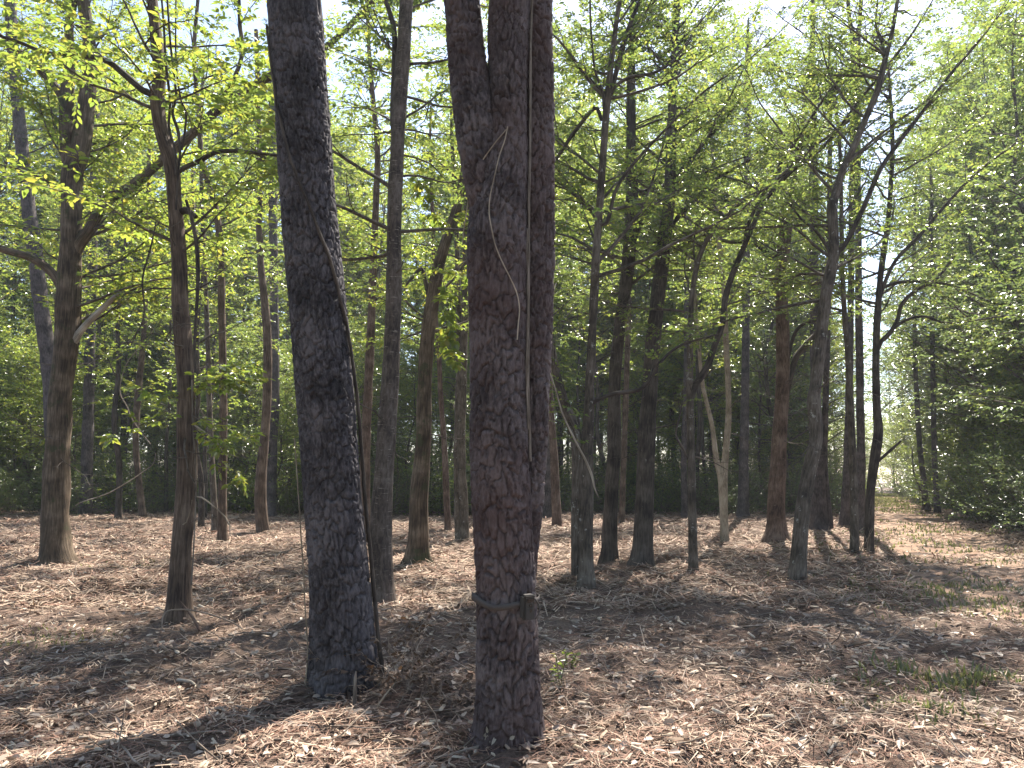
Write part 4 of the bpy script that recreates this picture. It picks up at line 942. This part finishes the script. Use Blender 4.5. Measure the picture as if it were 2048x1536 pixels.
# arched dead vine over the foot of the vine-draped tree
b4 = STEMS['slim brown tree draped in dark vines, leafy sprout on its trunk'][1]
def hang(name, label, cat, pts, D, mat, dys=None, sides=6, step=.04):
    S = np.array([[*at(x_, y_, D + (dys[i] if dys is not None else 0))[0], w_ * D / FPX / 2] for i, (x_, y_, w_) in enumerate(pts)])
    off = S[np.argmin(S[:, 2]), :3].copy()
    o = obj(name, stem_mesh(S, sides, step, off, M[mat], name, 0, 5, int(pts[0][0]), .08, 0)); o.location = off
    return tag(o, label, cat)
hang('dead_vine', 'thin dead vine arching over the foot of the vine-draped tree', 'vine', [(322, 1262, 3), (330, 1226, 3), (367, 1219, 3), (414, 1227, 3), (460, 1243, 3), (486, 1258, 2)], b4[1] - .32, 'stick')
hang('broken_stake', 'upright broken stake standing before the leaning pine', 'stake', [(709, 1418, 8), (710, 1380, 7), (711, 1352, 6), (712, 1343, 2)], on_ground(709, 1416)[1], 'stick')
hang('leaning_stick', 'pale stick propped in the litter between the two pines', 'branch', [(742, 1432, 4), (765, 1398, 4), (790, 1366, 3)], on_ground(742, 1431)[1], 'pale', [0, .15, .3])
hang('splintered_root', 'orange splintered root spike at the foot of the vine-draped tree', 'root', [(400, 1262, 7), (386, 1236, 6), (368, 1212, 4), (358, 1200, 1.5)], b4[1] - .24, 'red')
hang('broken_branch', 'long broken branch hanging down across the lichen-spotted tree, torn orange end', 'branch',
     [(1096, 735, 3), (1110, 777, 3), (1126, 830, 3.4), (1152, 884, 4), (1171, 920, 4.6), (1184, 952, 5), (1189, 975, 3.5), (1197, 995, 1.2)], 9.6, 'pale')
hang('dead_branch', 'long pale dead branch slanting up in front of the dark undergrowth', 'branch', [(150, 1012, 1.5), (164, 1004, 2), (215, 987, 2.2), (262, 960, 2), (285, 944, 1.8), (306, 928, 1.2), (312, 905, .8)], 24, 'pale', None, 6, .1)
hang('dead_branch', 'pale dead branch hanging beside the skinny wavering tree', 'branch', [(282, 690, 1.5), (252, 730, 1.6), (240, 782, 1.8), (255, 815, 2), (264, 838, 2), (281, 862, 1.8), (302, 889, 1)], 23, 'pale', None, 6, .1)

# ------------------------------------------------------------------ vines on trunks (each a thing of its own)
def on_bark(S, z, px_off, out=.012):
    """point on the near side of stem S at height z; px_off -1..1 across its width"""
    c = trunk_at(S, z); a = np.clip(px_off, -1.05, 1.05)
    R = c[3] + out; toC = norm(np.array([-c[0], -c[1], 0])); side = np.array([-toC[1], toC[0], 0]); side = side if side[0] > 0 else -side
    s_ = np.sin(np.clip(a, -1, 1) * math.pi / 2 * .98); f_ = math.sqrt(max(0, 1 - s_ * s_))
    return c[:3] + side * R * s_ + toC * R * f_
def bark_vine(name, label, S, knots, rad, mat='vine', step=.03, wig=.0, sd=0):
    rng = np.random.default_rng(sd); K = np.array(knots, float)
    zz = np.linspace(K[0, 0], K[-1, 0], max(6, int(abs(K[-1, 0] - K[0, 0]) / .09)))
    o_ = np.argsort(K[:, 0]); offv = np.interp(zz, K[o_, 0], K[o_, 1]) + rng.normal(0, wig, len(zz)); outv = np.interp(zz, K[o_, 0], K[o_, 2])
    P = np.array([[*on_bark(S, z, a, u), rad] for z, a, u in zip(zz, offv, outv)])
    P[:, 3] = np.linspace(rad, rad * .6, len(P)); off = P[0, :3].copy()
    ob = obj(name, stem_mesh(P, 7, step, off, M[mat], name, 0, 5, sd, .1, 0)); ob.location = off
    return tag(ob, label, 'vine')
bark_vine('climbing_vine', 'thick grey vine slanting across the leaning pine and down its edge', S2,
          [(.03, .86, .03), (.6, .9, .022), (1.2, .94, .025), (2.0, .93, .03), (2.7, .75, .022), (3.2, .42, .018), (3.6, .1, .016), (4.1, -.35, .016), (4.6, -.72, .018), (5.3, -.95, .03)], .017, 'dark', sd=4, wig=.012)
bark_vine('climbing_vine', 'thin pale vine creeping up the left edge of the leaning pine foot', S2, [(.02, -.86, .03), (.35, -.8, .025), (.8, -.9, .03), (1.5, -.93, .03), (1.9, -.99, .03)], .006, 'pale', sd=5, wig=.02)
bark_vine('climbing_vine', 'bare pale vine trailing down the front of the forked pine from its fork', S1,
          [(3.85, .02, .03), (3.6, -.12, .03), (3.3, -.2, .03), (3.0, .0, .028), (2.82, .28, .028), (2.7, .48, .03), (2.55, .42, .03), (2.45, .40, .03)], .0026, 'pale', sd=6, wig=.006)
bark_vine('climbing_vine', 'short bare vine running from the fork to the left edge of the forked pine', S1, [(3.83, .0, .03), (3.7, -.35, .04), (3.55, -.75, .035), (3.4, -.88, .03), (3.1, -.93, .03)], .002, 'pale', sd=7, wig=.01)
for i, (a, r_, z0, z1) in enumerate([(.86, .010, 1.7, 4.9), (.95, .008, 2.0, 4.9), (.80, .006, 1.9, 4.6), (1.0, .009, 2.4, 4.9), (.74, .004, 2.1, 3.2)]):
    ob = bark_vine('climbing_vine', 'ropey vine climbing the seam between the stems of the forked pine', S1, [(z0, a, .014), ((z0 + z1) / 2, a + .03, .022), (z1, a + .02, .02)], r_, 'vine', sd=20 + i, wig=.02)
    ob['group'] = 'vines in the seam of the forked pine'
S4 = STEMS['slim brown tree draped in dark vines, leafy sprout on its trunk'][0]
V4 = [([(322, -20, 5), (328, 60, 5), (332, 130, 6), (340, 200, 6), (338, 255, 6), (350, 300, 5), (352, 350, 5)], 'dark vine twisting down the right side of the vine-draped tree, touching its bend'),
      ([(333, -20, 4), (342, 100, 5), (352, 190, 5), (345, 225, 6), (356, 262, 7), (360, 300, 6), (356, 350, 5), (352, 420, 4)], 'stout dark vine looping out beside the bend of the vine-draped tree'),
      ([(352, -20, 3), (352, 120, 4), (362, 200, 4), (372, 225, 5), (370, 262, 5), (364, 300, 4)], 'slender dark vine hanging clear of the vine-draped tree'),
      ([(372, 400, 6), (384, 440, 8), (393, 490, 9), (396, 550, 9), (393, 620, 7), (389, 690, 6), (390, 745, 4)], 'heavy black vine stem hanging beside the middle of the vine-draped tree'),
      ([(312, 445, 3), (300, 500, 4), (285, 560, 4), (288, 630, 3), (262, 690, 2)], 'thin dark vine swinging out left of the vine-draped tree'),
      ([(384, 760, 4), (386, 850, 4), (392, 950, 3), (389, 1060, 3), (383, 1170, 3)], 'tan vine hugging the right edge of the vine-draped tree down to its foot')]
for i, (pts, lb) in enumerate(V4):
    hang('hanging_vine', lb, 'vine', pts, b4[1] - .14, 'dark' if i < 5 else 'vine', None, 6, .05)

# leafy sprout on the vine-draped tree and leafy vine beside the furrowed tree
def sprays(name, label, cat, starts, D, seed, leafm, leaf=(.05, .085), L=(.35, .7), per=8, twig_r=.004):
    rng = np.random.default_rng(seed)
    P0 = np.array([at(x_, y_, D + q)[0] for x_, y_, a_, e_, q in starts]); A = np.radians([s[2] for s in starts]); E = np.radians([s[3] for s in starts])
    Ls = rng.uniform(L[0], L[1], len(P0)); P = walk(P0, az_dir(A, E), Ls, 6, rng, .1, -.02)
    R = np.full((len(P0), 6), twig_r) * np.linspace(1, .4, 6)
    br, lf = foliage(rng, P, R, sec_gap=.13, sec_len=(.10, .24), twig_gap=.09, twig_len=(.05, .12), per=5, leaf=leaf, ratio=.55, start=.1, flat=.35)
    off = P0[np.argmin(P0[:, 2])]
    root = thing(name, off, label, cat)
    obj('stems', br.build('stems', M['twig'], True, off, True), root); obj('foliage', lf.build('foliage', M[leafm], True, off), root)
    return root
sprays('leafy_sprout', 'bright leafy sprout growing out of the vine-draped trunk', 'sprout', [(380, 775, 75, 18, -.12), (382, 765, 95, 12, -.12), (384, 760, 85, 6, -.16), (386, 770, 110, 10, -.2), (372, 800, -80, 8, -.16), (366, 830, -95, -10, -.16), (383, 830, 110, -25, -.18), (386, 850, 95, -35, -.18), (384, 750, 60, 15, -.1), (386, 870, 100, -15, -.2)], b4[1], 61, 'lime', leaf=(.06, .10), L=(.35, .75))
sprays('leafy_vine', 'leafy vine with heart-shaped leaves hanging between the two pines', 'vine', [(872, 520, 90, -60, 0), (885, 560, 80, -70, .1), (900, 600, 60, -75, 0), (880, 640, 100, -70, .1), (905, 520, 70, -50, .2), (820, 330, 60, -60, 0), (850, 400, 80, -40, 0)], 10.5, 62, 'lime', leaf=(.09, .14), L=(.5, .9))

# ------------------------------------------------------------------ small plants on the floor
def seedling(px, py, hpx, label, seed, group=None):
    rng = np.random.default_rng(seed); b = on_ground(px, py); b[2] = float(ground_z(b[0], b[1])); t_ = b[1] / ray(px, py)[1]; h = hpx * t_ / FPX
    root = thing('seedling', b, label, 'seedling', group)
    n = 3; a = rng.uniform(0, 6.28, n); P = walk(np.repeat(b[None], n, 0) - UP * .02, az_dir(a, np.radians(rng.uniform(60, 80, n))), np.full(n, h) * rng.uniform(.6, 1.05, n), 6, rng, .1, 0)
    br = Acc(); V, F, A = tubes(P, np.full((n, 6), .003), 4); br.add(V, F, A)
    lf = Acc(); m = 9 * n; li = np.repeat(np.arange(n), 9); f = np.tile(np.linspace(.3, 1, 9), n); Pp, Tt = sample_on(P[li], f)
    az = rng.uniform(0, 6.28, m); V, F = leaves(Pp, az_dir(az, rng.uniform(-.2, .6, m)), norm(UP + rng.normal(0, .4, (m, 3))), rng.uniform(.035, .065, m), rng.uniform(.018, .03, m), rng, True); lf.add(V, F)
    obj('stem', br.build('stem', M['grass'], True, b, True), root); obj('foliage', lf.build('foliage', M['lime'], True, b), root)
seedling(1118, 1392, 80, 'spindly green seedling right beside the foot of the forked pine', 1)
seedling(1140, 1356, 56, 'yellow-green seedling standing just behind the spindly one', 2)
# withered shrub at the foot of the leaning pine
def withered(px, py, n, L, label, seed, rot=1.0):
    rng = np.random.default_rng(seed); b = on_ground(px, py); b[2] = float(ground_z(b[0], b[1]))
    root = thing('withered_shrub', b, label, 'shrub')
    a = rng.uniform(0, 6.28, n); P0 = b + np.stack([rng.normal(0, .13, n), rng.normal(0, .1, n), np.full(n, -.03)], -1)
    P = walk(P0, az_dir(a, np.radians(rng.uniform(25, 80, n))), rng.uniform(L[0], L[1], n), 7, rng, .2, -.06)
    P[..., 2] = np.maximum(P[..., 2], b[2] - .03)
    br, lf = foliage(rng, P, np.full((n, 7), .0045) * np.linspace(1, .4, 7), sec_gap=.10, sec_len=(.06, .16), twig_gap=.07, twig_len=(.03, .07), per=3, leaf=(.03, .06), ratio=.5, start=.1, flat=.9, droop=-.5)
    obj('stems', br.build('stems', M['stick'], True, b, True), root); obj('foliage', lf.build('foliage', M['dead_leaf'], True, b), root)
withered(790, 1395, 16, (.25, .6), 'withered shrub with dark curled leaves right of the leaning pine', 11)
withered(868, 1425, 9, (.15, .35), 'small withered shrub with bleached stems between the two pines', 12)
def torn(px, py, n, seed, name, label, hh, D=None, mat='pale'):
    rng = np.random.default_rng(seed); b = on_ground(px, py); b[2] = float(ground_z(b[0], b[1])); A = Acc()
    for i in range(n):
        P = walk((b + np.array([rng.normal(0, .07), rng.normal(0, .06), -.03]))[None], az_dir(np.array([rng.uniform(0, 6.28)]), np.radians(np.array([rng.uniform(55, 88)]))), np.array([rng.uniform(.4, 1) * hh]), 5, rng, .12, 0)
        V, F, U = tubes(P, np.linspace(.012, .003, 5)[None] * rng.uniform(.5, 1.2), 5); A.add(V, F, U)
    o = obj(name, A.build(name, M[mat], True, b, True)); o.location = b; tag(o, label, 'stump'); return o
torn(428, 1418, 8, 3, 'cut_stump', 'splintered sapling stump in the straw before the leaning pine', .13, mat='stick')
torn(1724, 1108, 9, 4, 'torn_stump', 'torn pale bark strips between the twin stems beside the track', .75)

# ------------------------------------------------------------------ trail camera and its strap
def box_part(name, size, loc, mat, parent, bevel=.008, seg=3):
    bm = bmesh.new(); bmesh.ops.create_cube(bm, size=1); bmesh.ops.scale(bm, vec=size, verts=bm.verts)
    if bevel: bmesh.ops.bevel(bm, geom=bm.edges[:], offset=bevel, segments=seg, affect='EDGES')
    bmesh.ops.translate(bm, vec=loc, verts=bm.verts); me = bpy.data.meshes.new(name); bm.to_mesh(me); bm.free()
    me.materials.append(mat); return obj(name, me, parent)
import bmesh
def plain(name, col, rough=.5, spec=.4):
    m, t, b = mat_new(name); nz = node(t, 'ShaderNodeTexNoise', Scale=60.0, Detail=4.0)
    r = ramp(t, [(.35, tuple(c * .75 for c in col)), (.65, col)], nz.outputs[0]); t.links.new(r.outputs[0], b.inputs['Base Color'])
    b.inputs['Roughness'].default_value = rough; b.inputs['Specular IOR Level'].default_value = spec; return m
M['case'] = plain('camera_case', (.055, .050, .045), .75, .2); M['black'] = plain('black_window', (.012, .012, .013), .15, .6); M['web'] = plain('webbing', (.085, .076, .072), .9, .15); M['metal'] = plain('buckle_metal', (.12, .12, .12), .5)
zc = at(1055, 1214, D1 - .2)[0][2]; tc = trunk_at(S1, zc); R1 = tc[3] + .006
ang = math.radians(33)
toC = norm(np.array([-tc[0], -tc[1], 0.])); sidev = np.array([-toC[1], toC[0], 0]); sidev = sidev if sidev[0] > 0 else -sidev
nrm = toC * math.cos(ang) + sidev * math.sin(ang)
pos = tc[:3] + nrm * (R1 + .034); pos[2] = zc
cam_t = thing('trail_camera', pos, 'dull brown trail camera strapped to the forked pine', 'camera')
cam_t.rotation_euler = (math.radians(2), 0, math.atan2(nrm[0], -nrm[1]))
body = box_part('housing', (.082, .056, .146), (0, 0, 0), M['case'], cam_t, .013, 4)
box_part('front_panel', (.066, .012, .070), (0, -.027, -.036), M['case'], cam_t, .004, 2)
box_part('hood', (.080, .018, .016), (0, -.026, .066), M['case'], cam_t, .006, 3)
box_part('flash_window', (.052, .008, .026), (.002, -.0275, .040), M['black'], cam_t, .003, 2)
box_part('lens', (.020, .010, .018), (.004, -.0275, .010), M['black'], cam_t, .004, 2)
box_part('sensor', (.020, .008, .022), (.004, -.0305, -.018), M['black'], cam_t, .003, 2)
box_part('latch', (.008, .022, .05), (.043, 0, -.01), M['metal'], cam_t, .002, 2)
# the strap goes all the way round the trunk
nth = 96; A = Acc(); rows = []
for i in range(nth):
    th = i / nth * 2 * math.pi; d_ = toC * math.cos(th) + sidev * math.sin(th); thn = (th + math.pi) % (2 * math.pi) - math.pi
    sag = -.028 * math.exp(-((thn + .30) / .55) ** 2) + .018 * math.exp(-((thn + 1.3) / .5) ** 2)
    hw = .017 + .008 * math.exp(-((thn + 1.2) / .45) ** 2); twst = .35 * math.exp(-((thn + .25) / .2) ** 2)
    rr_ = R1 + .012 + .004 * math.sin(3 * th)
    cz = zc + .022 + sag
    for s_, o_ in ((-1, 0), (1, 0), (1, .004), (-1, .004)):
        rows.append(tc[:3] * np.array([1, 1, 0]) + d_ * (rr_ + o_ + twst * .012 * s_) + UP * (cz + s_ * hw))
V = np.array(rows); F = []
for i in range(nth):
    j = (i + 1) % nth
    for a_ in range(4): F.append([i * 4 + a_, i * 4 + (a_ + 1) % 4, j * 4 + (a_ + 1) % 4, j * 4 + a_])
so = tc[:3].copy(); so[2] = zc
st = obj('camera_strap', mesh('camera_strap', V - so, np.array(F), M['web'], True)); st.location = so
tag(st, 'grey webbing strap wound round the forked pine, sagging towards the camera', 'strap')
lp = np.array([[pos[0] + .045 + .03 * math.sin(u_ * math.pi) , pos[1] + .01, zc + .045 - .12 * u_, .0045] for u_ in np.linspace(0, 1, 9)])
st2 = obj('strap_end', stem_mesh(lp, 6, .012, lp[-1, :3], M['web'], 'strap_end', 0, 5, 1, .05, 0)); st2.location = lp[-1, :3]
tag(st2, 'loose strap end looping beside the trail camera', 'strap')
# pale resin and fungus crust low on the forked pine
A = Acc(); rr = np.random.default_rng(5)
for i in range(6):
    q = on_bark(S1, .06 + abs(rr.normal(0, .05)), rr.normal(-.22, .16), .02); dirs = rr.normal(0, 1, 3); 
    V, F = leaves(q[None], norm(np.array([[rr.normal(0, .5), -.15, rr.uniform(-.3, 1)]])), np.array([[0, -1, .2]]), np.array([rr.uniform(.03, .06)]), np.array([rr.uniform(.015, .03)]), rr, True); A.add(V, F)
cb = S1[0, :3].copy(); ob = obj('fungus_crust', A.build('fungus_crust', M['deadwood'], False, cb, True)); ob.location = cb
tag(ob, 'whitish crust low on the bark of the forked pine', 'fungus')

# ------------------------------------------------------------------ the air under the trees
HAZE = 0.0006
if HAZE:
    bm = bmesh.new(); bmesh.ops.create_cube(bm, size=1); bmesh.ops.scale(bm, vec=(380, 330, 60), verts=bm.verts); bmesh.ops.translate(bm, vec=(0, 75, 28.5), verts=bm.verts)
    me = bpy.data.meshes.new('haze'); bm.to_mesh(me); bm.free()
    hm = bpy.data.materials.new('air'); hm.use_nodes = True; t = hm.node_tree; t.nodes.clear()
    out = t.nodes.new('ShaderNodeOutputMaterial'); pv = t.nodes.new('ShaderNodeVolumePrincipled')
    pv.inputs['Color'].default_value = (.93, .96, 1, 1); pv.inputs['Density'].default_value = HAZE; pv.inputs['Anisotropy'].default_value = .3
    t.links.new(pv.outputs[0], out.inputs['Volume']); me.materials.append(hm)
    tag(obj('haze', me), 'thin bright haze hanging under the trees', None, kind='stuff')

# ------------------------------------------------------------------ say which one: the look-alikes of the wood by what they stand behind
MARKS = [(112, 'forked brown tree'), (230, 'dead branches by the wavering tree'), (286, 'skinny wavering tree'), (355, 'vine-draped tree'), (445, 'thin tan tree'), (528, 'bowed tan tree'), (650, 'leaning pine'), (770, 'banded trunk'),
         (836, 'furrowed tree'), (897, 'thin red-barked tree'), (1005, 'forked pine'), (1115, 'reddish leaning trunk'), (1175, 'lichen-spotted tree'), (1225, 'vine-hung dark trunk'), (1295, 'smooth dark trunk'), (1386, 'slender mossy tree'),
         (1449, 'slingshot tree'), (1555, 'stout reddish trunk'), (1620, 'crooked grey tree'), (1705, 'slim grey stem'), (1748, 'kinked dark stem')]
SHORT = {'tall trees of the wood behind the clearing': ' in the wood behind the clearing', 'understory trees at the wood edge': ' at the wood edge', 'shrubs at the wood edge': ' at the wood edge', 'slender trees in front of the wood': ' standing in front of the wood'}
bpy.context.view_layer.update()
for o in list(COL.objects):
    g_ = o.get('group')
    if g_ not in SHORT: continue
    x_, y_ = o.location.x, o.location.y; px_ = 1024 + FPX * x_ / max(y_ * CP, .1)
    lb = o['label'].replace(SHORT[g_], '')
    if x_ > float(PATH_X(y_)): tail = ' among the growth right of the track'; gg = 'right of the track'
    elif px_ > 1770: tail = ' close along the left side of the track'; gg = 'left of the track'
    elif px_ < -30: tail = ' in the wood well aside of the forked brown tree'; gg = 'aside of the clearing'
    else:
        mk = min(MARKS, key=lambda m_: abs(m_[0] - px_))[1]; tail = ' in the wood behind the ' + mk; gg = 'behind the ' + mk
    o['label'] = lb + tail; o['group'] = (lb.split()[-1] + 's ' + gg)
